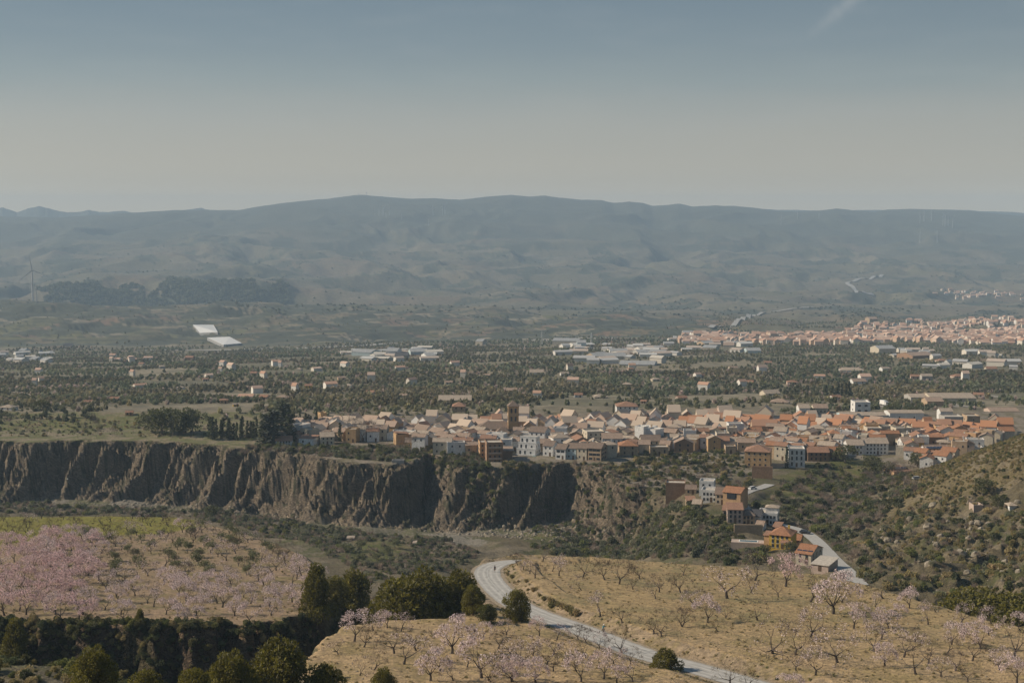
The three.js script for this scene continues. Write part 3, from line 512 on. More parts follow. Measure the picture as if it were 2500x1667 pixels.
const lowTrees = [...side2([[1580, 1060, 830, 'B'], [1125, 940, 780, 'B'], [1210, 1005, 890, 'B'], [285, 1075, 900, 'B'], [370, 950, 840, 'L'], [420, 1170, 960, 'B'], [545, 1240, 1030, 'L'], [645, 1145, 960, 'L'], [715, 960, 790, 'P'], [865, 1115, 960, 'B'], [790, 1255, 1080, 'B'], [895, 980, 900, 'L'], [1005, 1225, 1030, 'L'], [1195, 1180, 1010, 'G'], [1345, 1030, 900, 'L'], [1385, 1395, 1130, 'P'], [1155, 1430, 1160, 'P'], [1490, 1245, 1070, 'L'], [1670, 1215, 1060, 'B'], [345, 1335, 1140, 'B'], [115, 1385, 1000, 'P'], [425, 1440, 1230, 'P'], [205, 1441, 1280, 'S'], [670, 1441, 1190, 'P'], [860, 1330, 1200, 'B'], [1105, 1330, 1230, 'B'], [1520, 1441, 1240, 'P'], [1690, 1430, 1240, 'L'], [30, 1010, 880, 'L'], [130, 975, 850, 'P']]),
  ...side3([[150, 1335, 1180, 'P'], [205, 1370, 1260, 'B'], [260, 1270, 1190, 'L'], [340, 1250, 1160, 'P'], [420, 1270, 1180, 'L'], [380, 1405, 1270, 'B'], [435, 1460, 1300, 'L'], [505, 1380, 1260, 'B'], [60, 1410, 1340, 'S'], [265, 1495, 1390, 'B'], [185, 1530, 1460, 'S'], [590, 1560, 1400, 'P'], [645, 1490, 1380, 'B'], [715, 1405, 1220, 'P'], [720, 1560, 1460, 'L'], [800, 1470, 1390, 'B'], [925, 1560, 1480, 'B'], [1015, 1505, 1400, 'B'], [1060, 1560, 1440, 'P'], [1120, 1460, 1310, 'L']]), ...side1([[315, 1530, 1400, 'G'], [405, 1560, 1440, 'G'], [640, 1565, 1490, 'P']])];
const LOOK = { bare: 'bare-branched', light: 'sparsely flowering', full: 'thickly pink-flowering', lean: 'thin crooked', bud: 'greenish budding' };
const KPH = { bare: 4.9, light: 4.9, full: 5.0, lean: 4.2, bud: 4.9 };
function orchard(list, where, group) {
  for (const [px, py, hp, k0] of list) {
    const kind = k0 === 'D' ? 'light' : K[k0], [x, z] = spot(px, py), s = clamp(hp * -z / F / KPH[kind], .5, 1.8) * 1.14;
    const wl = where; const zone = px < 1150 ? 'far left part' : px < 1400 ? 'left part' : px < 1700 ? 'middle' : px < 2100 ? 'right part' : 'far right corner', row = py < 1450 ? 'upper edge' : py < 1560 ? 'mid-slope' : 'bottom';
    if (k0 === 'D') { plant('almond_tree', pick(ALM.full), { ...woodMats, blossom: deepM }, x, z, s, 'dark-limbed almond tree with deep pink blossom below the yellow house', 'tree', null); continue; }
    if (hp > 80 && kind === 'full' && px > 2000 && px < 2060) { almondAt(x, z, s, kind, 'largest pink-flowering almond tree, standing below the stepped terrace house', null); continue; }
    almondAt(x, z, s, kind, `${LOOK[kind]} almond tree ${where}, ${zone}, ${row}`, `${LOOK[kind]} almonds ${group}, ${zone}, ${row}`);
  }
}
orchard(rightTrees, 'above the road', 'on the tan slope above the road');
orchard(lowTrees, 'below the road', 'in the orchard below the road');

// olive
function olive(seed) {
  const r = mulberry(seed), { segs, ends } = branches(seed, { levels: 2, limbs: 3, trunk: 1.0, rad: .22, bend: .5, open: .7, first: 1.1 }), t = new MB();
  for (const [a, b, r0, r1, lev] of segs) t.tube(a, b, r0, r1, lev === 0 ? 6 : 4);
  const cl = ends.map(([x, y, z]) => [x * 1.15, y + .1, z * 1.15, .62]); for (let k = 0; k < 8; k++) cl.push([(r() - .5) * 2.4, 1.9 + r() * 1.5, (r() - .5) * 2.4, .6]);
  return { trunk: t.geo(), crown: leafCloud(seed + 5, cl, 34, .34, [.15, .155, .075], { spread: .5, long: .8 }) };
}
const OLIVE = [1, 2, 3, 4].map((s) => olive(s * 31)), oliveMats = { trunk: M.palewood, crown: M.leaf };
// left orchard on the flat-topped ground
let nLeft = 0;
{
  const r = mulberry(77);
  for (let D = 292; D < 506; D += 8.5) for (let x = -.42 * D; x < -.12 * D; x += 8.2) {
    const jx = x + (r() - .5) * 4.6, jz = -D + (r() - .5) * 4.6, o = {}; land(jx, jz, o);
    if (o.zone !== 'mesa' || edge(MESA, jx, jz)[0] < 2.5) continue;
    const px = CX + F * jx / -jz / .985, g = within(GREEN_FIELD, jx, jz), q = r();
    if (px < -60) continue;
    let kind, where, mats = woodMats, s = .70 + .32 * r();
    const py = CY + F * Math.tan(Math.atan((EYE - land(jx, jz)) / -jz) - PITCH);
    if (g && r() < .35) continue;
    if (g) { kind = q < .8 ? 'bare' : 'light'; where = 'in the yellow-green field'; s *= .85; }
    else if (px < 215 && py > 1325) { kind = 'full'; mats = { ...woodMats, blossom: q < .72 ? deepM : pinkM }; where = 'in the dense pink stand'; s *= 1.12; }
    else if (px > 150 && px < 640 && py > 1300 && py < 1425 && q < .56) kind = 'olive';
    else if (px > 430 && py < 1370 && q < .6) kind = 'olive';
    else if (py > 1425) { kind = q < .7 ? 'full' : 'light'; where = 'above the earth bank'; }
    else { kind = q < .45 ? 'full' : q < .8 ? 'light' : 'bare'; where = 'among the flat-orchard olives'; }
    if (kind === 'olive') { plant('olive_tree', pick(OLIVE), oliveMats, jx, jz, s * 1.0, px < 400 ? 'dark olive tree among pink almond trees, left half of the flat orchard' : 'dark olive tree among sparse almond trees, right half of the flat orchard', 'tree', px < 400 ? 'olives in the left half of the flat orchard' : 'olives in the right half of the flat orchard'); continue; }
    const look = mats.blossom === deepM ? 'rich pink flowering' : LOOK[kind];
    where += `, ${D < 345 ? 'front' : D < 400 ? 'middle' : 'back'} ${px < 90 ? 'far left' : px < 215 ? 'left' : px < 420 ? 'centre' : 'right'}`;
    if (mats.blossom === deepM || kind === 'full') for (let extra = 0; extra < (px < 130 && !g && q < .5 ? 1 : 0); extra++) { const ex = jx + 4.2, ez = jz + (r() - .5) * 4; almondAt(ex, ez, s * .95, kind, `${look} almond tree ${where}`, `${look} almonds ${where}`, mats); nLeft++; }
    almondAt(jx, jz, s, kind, `${look} almond tree ${where}`, `${look} almonds ${where}`, mats); nLeft++;
  }
}
// pines: layered clumps of needles on a forked trunk
function pine(seed, round = 1, n = 56) {
  const r = mulberry(seed), t = new MB(), cl = [];
  t.tube([0, -.4, 0], [.2, 3.2, .1], .26, .2, 7); t.tube([.2, 3.2, .1], [0, 7.2, -.1], .2, .07, 6);
  for (let k = 0; k < n; k++) {
    const u = k / n, a = k * 2.4 + r(), y = 1.6 + 6.6 * u, rad = (round ? 3.5 * Math.pow(Math.sin(Math.PI * clamp(.16 + .82 * u, 0, 1)), .7) : 3.0 * (1 - u) + .35) * (.62 + .45 * r());
    const p = [Math.cos(a) * rad, y + (r() - .5) * .6, Math.sin(a) * rad];
    if (k % 3 === 0) t.tube([.1, y - .8, 0], p, .06, .02, 3);
    cl.push([...p, .62 + .42 * r()]);
  }
  for (let k = 0; k < n / 3; k++) cl.push([(r() - .5) * 3, 2.5 + 5 * r(), (r() - .5) * 3, .9]);
  return { trunk: t.geo(), crown: leafCloud(seed + 3, cl, 150, .2, [.14, .124, .014], { spread: .7, long: 1.5 }) };
}
const PINE = [1, 2, 3, 4].map((s) => pine(s * 17, 1)), FIR = [5, 6].map((s) => pine(s * 17, 0)), pineMats = { trunk: M.pinewood, crown: M.leaf };
const shadedLeaf = new THREE.MeshPhysicalMaterial({ transmission: .4, thickness: 0, ior: 1.3, vertexColors: true, side: THREE.DoubleSide, roughness: 1, color: rgb(.6, .7, .8) });  // leaf material tinted darker: shade on the low roadside pine put into its colour
function pineAt(px, topPy, D, hPx, label, o = {}) {           // crown top at a pixel row, at a known depth
  const r = pixelRay(px, topPy), x = r.x / -r.z * D, top = EYE + r.y / -r.z * D, y = land(x, -D), h = Math.max(top - y, hPx ? hPx * D / F : 3);
  return plant('pine_tree', pick(o.fir ? FIR : PINE), { trunk: M.pinewood, crown: o.dark ? shadedLeaf : M.leaf }, x, -D, h / 8.6, label, 'tree', o.group, { wide: o.wide ?? 1, sink: y - (top - h) > 0 ? 0 : 0, y: top - h < y ? top - h : y });
}
[[225, 1582, 150, 'broad pine crown at the bottom left corner'], [355, 1640, 140, 'pine between the broad bottom-left crown and the paired pines'], [560, 1594, 165, 'left of the two tall pines at the bottom edge'], [680, 1566, 170, 'right and taller of the two tall pines at the bottom edge'], [475, 1635, 150, 'low pine at the bottom edge beside the paired pines'], [790, 1628, 170, 'small pine at the bottom edge below the orchard tip'], [935, 1632, 185, 'small rounded pine at the bottom edge below flowering almonds']].forEach(([px, py, D, l, w]) => pineAt(px, py, D, 0, l, { wide: w ?? .86 }));
pineAt(1625, 1586, 216, 98, 'round bushy pine beside the road at the bottom', { wide: 1.02 });
[[1035, 1394, 272, 116, 'tallest round pine of the clump left of the road'], [985, 1422, 268, 105, 'left pine of the clump beside the road bend'], [1120, 1396, 276, 112, 'right-hand pine of the clump beside the road bend'], [1155, 1430, 262, 80, 'low pine tucked against the clump near the road bend'], [1262, 1442, 258, 95, 'pine standing alone between the road and the lower orchard'], [1190, 1476, 254, 50, 'dark low pine in shade beside the lone roadside pine']].forEach(([px, py, D, h, l], i) => pineAt(px, py, D, h, l, { wide: i === 5 ? 1.2 : .88, dark: i === 5 }));
[[770, 1378, 305, 100, 'pointed light green pine at the tip of the flat orchard', 1], [865, 1398, 330, 95, 'dark pine right of the pointed pine above the ravine', 1], [815, 1410, 318, 90, 'dark shaggy pine in the middle of the ravine head', 0], [35, 1512, 284, 40, 'dark pine at the left edge below the pink stand', 1], [340, 1488, 288, 55, 'bare-topped young conifer above the earth bank', 1]].forEach(([px, py, D, h, l, fir]) => pineAt(px, py, D, h, l, { fir, wide: fir ? .75 : 1.0 }));
[[2385, 1440, 300, 90, 'broad dark pine below the right-hand rocks'], [2460, 1446, 295, 100, 'broad dark pine at the right edge behind the orchard'], [2495, 1470, 290, 90, 'lowest dark pine at the right edge behind the orchard']].forEach(([px, py, D, h, l]) => pineAt(px, py, D, h, l, { wide: 1.3 }));
// cypresses and dark conifers by the village
function cypress(seed) { const r = mulberry(seed), cl = []; for (let k = 0; k < 22; k++) { const u = k / 21, a = r() * 6.3, q = .55 * Math.pow(Math.sin(Math.PI * clamp(.12 + .86 * u, 0, 1)), .8); cl.push([Math.cos(a) * q, .6 + 9.0 * u, Math.sin(a) * q, .55 * (1 - .75 * u) + .12]); } const t = new MB(); t.tube([0, -.3, 0], [0, 5, 0], .16, .06, 5); return { trunk: t.geo(), crown: leafCloud(seed, cl, 42, .34, [.05, .062, .024], { spread: .4, long: 1.3 }) }; }
const CYP = [1, 2, 3].map((s) => cypress(s * 19));
const cypAt = (px, topPy, basePy, label, group, wide = 1, from = 600, to = 2600) => { const g = ground(px, basePy, from, to), h = (basePy - topPy) * g.D / F; return plant('cypress_tree', pick(CYP), oliveMats, g.x, g.z, h / 9.8, label, 'tree', group, { wide, y: g.y - .3 }); };
[[648, 1010, 1088, 3.0], [668, 998, 1085, 3.2], [690, 982, 1075, 2.6], [707, 1005, 1080, 2.0], [700, 984, 1062, 2.2]].forEach(([x, t, b, w], i) => cypAt(x, t, b, ['leftmost wide dark conifer of the clump beside the white village houses', 'second wide dark conifer of the clump beside the white village houses', 'tallest dark conifer of the clump beside the white village houses', 'short dark conifer at the right of the village clump', 'slim conifer behind the tallest of the village clump'][i], 'dark conifers left of the village', w));
for (let k = 0; k < 16; k++) cypAt(512 + k * 8.2 + rr(-3, 3), 1020 + rr(-6, 12), 1072 + rr(-6, 4), 'slim dark cypress in the row along the cliff top left of the village', 'cypress row along the cliff top', rr(.9, 1.5));
for (let k = 0; k < 9; k++) cypAt(718 + k * 7 + rr(-2, 2), 1008 + rr(-6, 10), 1050 + rr(-3, 3), 'slim dark cypress in the row behind the tan brick tower house', 'cypress row behind the tan tower house', rr(.9, 1.5));
[[830, 1030, 1078, 1.2, 'pointed cypress in front of the village houses by the cliff gardens'], [967, 1026, 1066, .8, 'slender tall cypress among brown houses left of the church'], [988, 1046, 1074, 1.5, 'stubby cypress beside the slender tall one left of the church'], [1922, 1088, 1142, 1.0, 'dark cypress beside the tall white house above the gully'], [2418, 1008, 1040, 1.6, 'dark cypress at the upper right edge of the village'], [1498, 985, 1008, .9, 'cypress at the back of the village, left of the long white roof'], [1617, 988, 1012, .9, 'cypress at the back of the village, right of the long white roof']].forEach(([x, t, b, w, l]) => cypAt(x, t, b, l, null, w));
[[2018, 938, 965, 1.9], [2034, 940, 966, 1.6], [2048, 934, 966, 1.1], [2056, 935, 966, 1.1], [2066, 933, 967, 1.2], [2074, 931, 967, 1.2]].forEach(([x, t, b, w], i) => cypAt(x, t, b, i < 2 ? 'wide dark conifer at the left of the cypress clump in the olive groves' : 'tall slim cypress in the clump in the olive groves', i < 2 ? 'wide conifers of the grove clump' : 'slim cypresses of the grove clump', w));
// broad evergreen trees above the cliff at the left
function bigTree(seed, tint) { const r = mulberry(seed), { segs, ends } = branches(seed, { levels: 2, limbs: 4, trunk: 2.4, rad: .38, bend: .35, open: .6, first: 1.0 }), t = new MB(); for (const [a, b, r0, r1, lev] of segs) t.tube(a, b, r0, r1, lev === 0 ? 6 : 4); const cl = ends.map(([x, y, z]) => [x * 1.2, y, z * 1.2, 1.05]); for (let k = 0; k < 16; k++) cl.push([(r() - .5) * 5, 1.6 + r() * 5.0, (r() - .5) * 5, 1.15]); return { trunk: t.geo(), crown: leafCloud(seed + 5, cl, 46, .5, tint, { spread: .6, long: .9 }) }; }
const BIG = [1, 2, 3].map((s) => bigTree(s * 23, [.095, .10, .032]));
const bigAt = (px, topPy, basePy, label, group, wide = 1, from = 600, to = 3500) => { const g = ground(px, basePy, from, to); return plant('broadleaf_tree', pick(BIG), oliveMats, g.x, g.z, (basePy - topPy) * g.D / F / 7.4, label, 'tree', group, { wide, y: g.y - .3 }); };
[[372, 1000, 1056], [395, 994, 1060], [425, 1000, 1062], [450, 994, 1056], [466, 1006, 1058]].forEach(([x, t, b], i) => bigAt(x, t, b, ['leftmost tree of the dark evergreen clump on the cliff top', 'second tree of the dark evergreen clump on the cliff top', 'middle tree of the dark evergreen clump on the cliff top', 'fourth tree of the dark evergreen clump on the cliff top', 'rightmost tree of the dark evergreen clump on the cliff top'][i], 'dark evergreens on the cliff top', 1.15));
bigAt(516, 1232, 1264, 'single rounded green tree on the riverbed below the cliff', null, 1, 500);
[[102, 975, 1003, 'dark tree clump beside the dirt track at the left'], [2180, 985, 1015, 'dark broad tree among the workshops at the back right'], [2230, 990, 1012, 'rounded tree left of the modern white house'], [2165, 1125, 1162, 'dark evergreen beside the grass in the gully'], [2125, 1110, 1150, 'dark evergreen below the white village terrace'], [2065, 1085, 1130, 'broad evergreen right of the brown village houses'], [2240, 1102, 1140, 'evergreen beside the yellow-walled village house'], [2400, 1165, 1205, 'lone evergreen on the right-hand hillside'], [2440, 1205, 1240, 'lower lone evergreen on the right-hand hillside'], [1928, 1320, 1352, 'dark hedge tree in front of the yellow house'], [1870, 1328, 1350, 'olive-green tree beside the pool terrace']].forEach(([x, t, b, l]) => bigAt(x, t, b, l, null, 1.2, 360));
// leafless trees
function bareTree(seed) { const r = mulberry(seed), { segs, ends } = branches(seed, { levels: 4, limbs: 3, trunk: 1.9, rad: .17, bend: .3, open: .45, first: .95 }), t = new MB(), w = new MB(); for (const [a, b, r0, r1, lev] of segs) (lev < 3 ? t : w).tube(a, b, r0, r1, lev < 2 ? 5 : 3); for (const e of ends) for (let k = 0; k < 6; k++) { const d = new THREE.Vector3(r() - .5, r(), r() - .5).normalize().multiplyScalar(.5 + .6 * r()); w.tube(e, [e[0] + d.x, e[1] + d.y, e[2] + d.z], .022, .008, 3); } return { trunk: t.geo(), twigs: w.geo() }; }
const BARE = [1, 2, 3].map((s) => bareTree(s * 37)), bareMats = { trunk: M.palewood, twigs: std(rgb(.17, .135, .115)) };
const bareAt = (px, topPy, basePy, label, group, from = 380, to = 1500, wide = 1) => { const g = ground(px, basePy, from, to); return plant('bare_tree', pick(BARE), bareMats, g.x, g.z, (basePy - topPy) * g.D / F / 6.2, label, 'tree', group, { wide, y: g.y - .3 }); };
[[868, 1000, 1075, 'tall pale leafless tree before the left village houses', 1], [880, 1020, 1080, 'broad leafless tree beside the tall pale one before the village', 1.4], [1000, 1065, 1120, 'leafless tree above the gully left of the brown block', 1], [2180, 1132, 1180, 'leafless tree beside the orange house with solar panels', 1.2], [2205, 1125, 1188, 'tallest leafless tree beside the orange house with solar panels', 1.2], [2262, 1140, 1180, 'slender leafless tree by the white retaining wall', .8], [2285, 1130, 1175, 'tall slender leafless tree by the white retaining wall', .8], [1722, 1285, 1352, 'large leafless tree on the bushy slope left of the yellow house', 1.2], [1850, 1345, 1400, 'spreading leafless tree at the upper edge of the tan orchard', 1.4]].forEach(([x, t, b, l, w]) => bareAt(x, t, b, l, null, 360, 1400, w));

// small olives in the hollow, almond rows on the cliff-top field
[[803, 1362], [855, 1354], [883, 1342], [920, 1370], [947, 1357], [878, 1377], [836, 1346], [965, 1338]].forEach(([px, py], i) => { const g = ground(px, py, 380, 720); plant('olive_tree', pick(OLIVE), oliveMats, g.x, g.z, .95 + .15 * (i % 3), i < 6 ? 'rounded dark olive tree casting a shadow in the grassy hollow' : 'olive tree at the upper rim of the grassy hollow', 'tree', i < 6 ? 'olives in the grassy hollow' : 'olives at the rim of the hollow'); });
{ const r = mulberry(515); for (let k = 0; k < 30; k++) { const g = ground(r() * 340, 1036 + r() * 34, 700, 1100); plant('bare_tree', pick(BARE), bareMats, g.x, g.z, .55 + .25 * r(), 'small leafless tree on the cliff-top field at the left', 'tree', 'leafless trees on the cliff-top field'); } }
// bushes: large ones are things, the rest of each thicket is one mass
function bushGeo(seed, tint, n = 26, size = .34, long = .9) { const r = mulberry(seed), cl = []; for (let k = 0; k < 7; k++) { const a = r() * 6.3, q = .55 * r(); cl.push([Math.cos(a) * q, .32 + .45 * r(), Math.sin(a) * q, .36]); } return leafCloud(seed, cl, n, size, tint, { spread: .5, long }); }
function twigBush(seed, tint) { const r = mulberry(seed), b = new MB(); for (let k = 0; k < 120; k++) { const a = r() * 6.3, e = .25 + 1.2 * r(), l = .7 + .5 * r(), d = [Math.cos(a) * Math.cos(e) * l, Math.sin(e) * l, Math.sin(a) * Math.cos(e) * l], v = .7 + .6 * r(); b.tint = tint.map((t) => t * v); const m = [d[0] * .5 + (r() - .5) * .15, d[1] * .55, d[2] * .5 + (r() - .5) * .15]; b.tri([m[0] - .02, m[1], m[2]], [m[0] + .02, m[1], m[2] + .02], d); b.tri([0, 0, 0], [m[0], m[1] - .03, m[2]], [m[0], m[1] + .03, m[2]]); b.tri([d[0] * .7, d[1] * .7, d[2] * .7], [d[0] + (r() - .5) * .4, d[1] + .15, d[2] + (r() - .5) * .4], [d[0] * .72, d[1] * .74, d[2] * .72]); } b.tint = null; return b.geo(); }
const GREEN = [1, 2, 3].map((s) => bushGeo(s * 41, [1, 1, 1], 60, .2)), FINE = [10, 11].map((s) => bushGeo(s * 41, [1, 1, 1], 150, .11, 1.2)), TWIG = [4, 5].map((s) => twigBush(s * 43, [1, 1, 1])), TUFT = [6, 7].map((s) => bushGeo(s * 47, [1, 1, 1], 9, .3, 1.4)), SMALL = [8, 9].map((s) => bushGeo(s * 53, [1, 1, 1], 7, .62, .9));
const bright = (o) => Object.fromEntries(Object.entries(o).map(([k, l]) => [k, l.map((c) => c.map((q) => q * (k === 'dry' ? 1.25 : 1.5)))]));
const bushTints = bright({ green: [[.072, .082, .026], [.095, .105, .03], [.06, .07, .03], [.12, .12, .035]], grey: [[.12, .125, .075], [.095, .10, .06], [.145, .14, .09], [.085, .09, .05]], brown: [[.185, .145, .115], [.16, .125, .10], [.21, .165, .13], [.145, .12, .095]], dry: [[.24, .18, .085], [.20, .16, .07], [.28, .21, .11], [.17, .145, .06]], dark: [[.05, .055, .022], [.065, .065, .024], [.04, .05, .02], [.085, .08, .03]], ochre: [[.16, .135, .05], [.19, .155, .065], [.135, .12, .045], [.22, .175, .085]] });
function mass(name, geo, items, label, category) {           // items: [x, y, z, sx, sy, tint]
  if (!items.length) return;
  const m = new THREE.InstancedMesh(geo, M.leafI ??= new THREE.MeshPhysicalMaterial({ vertexColors: true, side: THREE.DoubleSide, roughness: 1, transmission: .4, thickness: 0, ior: 1.3 }), items.length), o = new THREE.Object3D(), c = new THREE.Color(), r = mulberry(items.length);
  items.forEach(([x, y, z, s, h, t], i) => { o.position.set(x, y, z); o.rotation.y = r() * 6.28; o.scale.set(s, h, s); o.updateMatrix(); m.setMatrixAt(i, o.matrix); const v = .8 + .4 * r(); c.setRGB(t[0] * v, t[1] * v, t[2] * v); m.setColorAt(i, c); });
  m.name = name; tag(m, label, category, null, 'stuff');
}
function scatter(poly, n, seed, accept) {
  const r = mulberry(seed), xs = poly.map((p) => p[0]), zs = poly.map((p) => p[1]), x0 = Math.min(...xs), x1 = Math.max(...xs), z0 = Math.min(...zs), z1 = Math.max(...zs), out = [];
  for (let k = 0; k < n * 30 && out.length < n; k++) { const x = lerp(x0, x1, r()), z = lerp(z0, z1, r()); if (within(poly, x, z) && (!accept || accept(x, z, r))) out.push([x, z, r()]); }
  return out;
}
const bushMat = {}; const tintMat = (k, i) => bushMat[k + i] ??= new THREE.MeshPhysicalMaterial({ transmission: .4, thickness: 0, ior: 1.3, vertexColors: true, side: THREE.DoubleSide, roughness: 1, color: rgb(...bushTints[k][i]) });
const BW = { green: 'green leafy', grey: 'grey-green', brown: 'leafless brown', dry: 'dry straw-coloured', dark: 'dark green', ochre: 'ochre' };
function thicket(polyPx, from, to, n, kinds, size, own, where, seed, accept) {
  const poly = from ? field(polyPx, from, to) : polyPx.map(([px, D]) => [(px - CX) / F * .985 * D, -D]), r = mulberry(seed), pts = scatter(poly, n, seed + 1, accept), by = { g: [], t: [] };
  pts.forEach(([x, z, q], i) => {
    const k = kinds[Math.floor(r() * kinds.length)], s = lerp(size[0], size[1], Math.pow(q, 1.6)), ti = Math.floor(r() * 4), y = land(x, z) - .12 * s, tw = k === 'brown';
    if (own && i < own) {
      const S = lerp(size[1] * .7, size[1] * 1.15, q), m = part('bush', pick(tw ? TWIG : -z < 300 ? FINE : GREEN), tintMat(k, ti)); m.position.set(x, y, z); m.rotation.y = q * 50; m.scale.set(S, S * (.8 + .4 * r()), S); m.name = 'bush';
      tag(m, `${BW[k]} bush ${where}`, 'bush', `${BW[k]} bushes ${where}`);
    } else by[tw ? 't' : 'g'].push([x, y, z, s, s * (.7 + .5 * r()), bushTints[k][ti]]);
  });
  for (const v of [0, 1]) { mass('undergrowth', seed > 110 && seed < 114 ? FINE[v] : GREEN[v], by.g.filter((_, i) => i % 2 === v), `mass of low leafy scrub ${where}`, 'undergrowth'); mass('undergrowth', TWIG[v], by.t.filter((_, i) => i % 2 === v), `mass of leafless brown scrub ${where}`, 'undergrowth'); }
}
const notRoad = (x, z) => toRoad(x, z)[0] > 4.6, offLane = (x, z) => !LANE.some((p) => Math.hypot(p.x - x, p.z - z) < 4.5) && !HOUSE_SPOTS.some((h) => Math.hypot(h[0] - x, h[1] - z) < h[2]);
const HOUSE_SPOTS = [];
function thickets() {
  thicket([[-80, 1226], [480, 1246], [700, 1275], [800, 1290], [900, 1300], [760, 1330], [640, 1308], [500, 1270], [420, 1258], [-80, 1258]], 520, 790, 1300, ['grey', 'grey', 'brown', 'brown', 'green'], [1, 2.6], 14, 'on the riverbed below the cliff', 101);
  thicket([[700, 1285], [900, 1300], [1090, 1320], [1170, 1345], [1150, 1372], [1000, 1400], [900, 1430], [860, 1390], [800, 1350]], 360, 720, 1150, ['brown', 'brown', 'brown', 'grey', 'grey', 'green'], [.8, 2.4], 16, 'in the hollow left of the road bend', 102, (x, z) => !within(MEADOW[0], x, z) || n2(x / 6, z / 6) > .55);
  thicket([[560, 1094], [690, 1106], [830, 1118], [960, 1128], [1010, 1118], [1100, 1135], [1190, 1146], [1180, 1118], [1090, 1098], [1000, 1088], [900, 1092], [780, 1092], [650, 1090]], 560, 900, 850, ['brown', 'brown', 'dark', 'green', 'grey'], [1, 2.9], 18, 'along the cliff edge below the village', 103, offLane);
  thicket([[1050, 1125], [1190, 1146], [1250, 1158], [1240, 1190], [1210, 1285], [1140, 1290], [1150, 1220], [1090, 1170]], 540, 800, 420, ['dark', 'green', 'brown', 'grey'], [.9, 2.3], 8, 'in the green cleft of the cliff', 104);
  thicket([[1250, 1158], [1390, 1150], [1480, 1172], [1580, 1195], [1640, 1210], [1640, 1290], [1560, 1320], [1400, 1320], [1280, 1300], [1330, 1230]], 480, 780, 620, ['brown', 'brown', 'brown', 'grey', 'green'], [.8, 2.3], 10, 'on the crumbling slope below the terrace houses', 105, offLane);
  thicket([[1480, 1250], [1600, 1225], [1700, 1240], [1790, 1285], [1830, 1320], [1880, 1365], [1890, 1392], [1600, 1370], [1380, 1358], [1300, 1335], [1420, 1300]], 380, 760, 1500, ['dark', 'green', 'green', 'grey', 'grey', 'brown', 'brown'], [.8, 2.7], 30, 'on the slope left of the yellow house', 106, offLane);
  thicket([[1560, 1120], [1700, 1130], [1800, 1150], [1860, 1170], [1800, 1200], [1700, 1200], [1600, 1195], [1500, 1165], [1490, 1145]], 560, 860, 420, ['dark', 'brown', 'brown', 'green', 'ochre'], [1, 2.6], 14, 'on the steep bank below the village gardens', 107, offLane);
  thicket([[1840, 1240], [1900, 1185], [2000, 1140], [2150, 1130], [2260, 1185], [2180, 1250], [2090, 1295], [2090, 1385], [2040, 1345], [1960, 1298]], 400, 860, 1400, ['brown', 'brown', 'brown', 'grey', 'green', 'dark'], [.9, 3], 34, 'in the gully right of the lane', 108, (x, z) => offLane(x, z) && (!MEADOW.slice(3, 5).some((m) => within(m, x, z)) || n2(x / 9, z / 9) > .1));
  thicket([[2080, 1300], [2250, 1225], [2600, 1230], [2600, 1560], [2480, 1525], [2300, 1480], [2200, 1450], [2095, 1415]], 300, 680, 1700, ['ochre', 'ochre', 'brown', 'brown', 'dark', 'green', 'grey', 'dry'], [.5, 2.2], 40, 'on the rocky hillside at the right', 109);
  thicket([[2190, 700], [2260, 690], [2350, 680], [2500, 670], [2750, 660], [2750, 490], [2480, 500], [2300, 530], [2220, 590]], 0, 0, 4500, ['ochre', 'ochre', 'ochre', 'dry', 'green'], [.5, 1.15], 0, 'covering the rounded hill at the right edge', 110);
  thicket([[-80, 1528], [300, 1538], [600, 1538], [740, 1505], [820, 1475], [930, 1470], [960, 1500], [850, 1525], [790, 1560], [740, 1615], [700, 1640], [500, 1612], [250, 1600], [-80, 1615]], 170, 380, 1500, ['dark', 'dark', 'green', 'ochre'], [.4, 1.35], 40, 'in the shaded ravine below the flat orchard', 111);
  thicket([[-80, 294], [300, 292], [600, 290], [700, 297], [760, 306], [815, 318], [815, 298], [740, 282], [600, 264], [300, 266], [-80, 268]], 0, 0, 2400, ['dark', 'dark', 'green', 'ochre'], [.5, 1.6], 20, 'clinging to the earth bank below the flat orchard', 113.5);
  thicket([[-80, 1600], [300, 1598], [520, 1610], [700, 1640], [900, 1690], [-80, 1690]], 120, 230, 500, ['dark', 'green', 'ochre'], [.5, 1.6], 16, 'on the ledge among the bottom pines', 112);
  thicket([[880, 1400], [1000, 1395], [1150, 1385], [1175, 1440], [1180, 1495], [1000, 1515], [860, 1525], [900, 1460]], 240, 460, 380, ['grey', 'dark', 'ochre', 'brown'], [.5, 1.5], 10, 'around the pine clump left of the road', 113, notRoad);
  thicket([[1225, 1130], [1330, 1130], [1420, 1132], [1500, 1136], [1570, 1152], [1500, 1166], [1390, 1150], [1240, 1152]], 560, 860, 330, ['brown', 'brown', 'dark', 'ochre', 'grey'], [.8, 2.2], 10, 'along the cliff edge below the white terrace row', 114, offLane);
  thicket([[1540, 1106], [1640, 1100], [1760, 1104], [1840, 1120], [1820, 1150], [1700, 1135], [1560, 1135]], 560, 860, 260, ['green', 'green', 'dark', 'ochre'], [.7, 2.2], 12, 'in the village gardens', 115, offLane);
  thicket([[-60, 806], [150, 812], [330, 806], [480, 800], [620, 792], [620, 830], [480, 850], [300, 870], [-60, 900]], 0, 0, 520, ['brown', 'brown', 'ochre', 'grey', 'green'], [.5, 1.7], 10, 'on the cliff-top field at the left', 116, offLane);
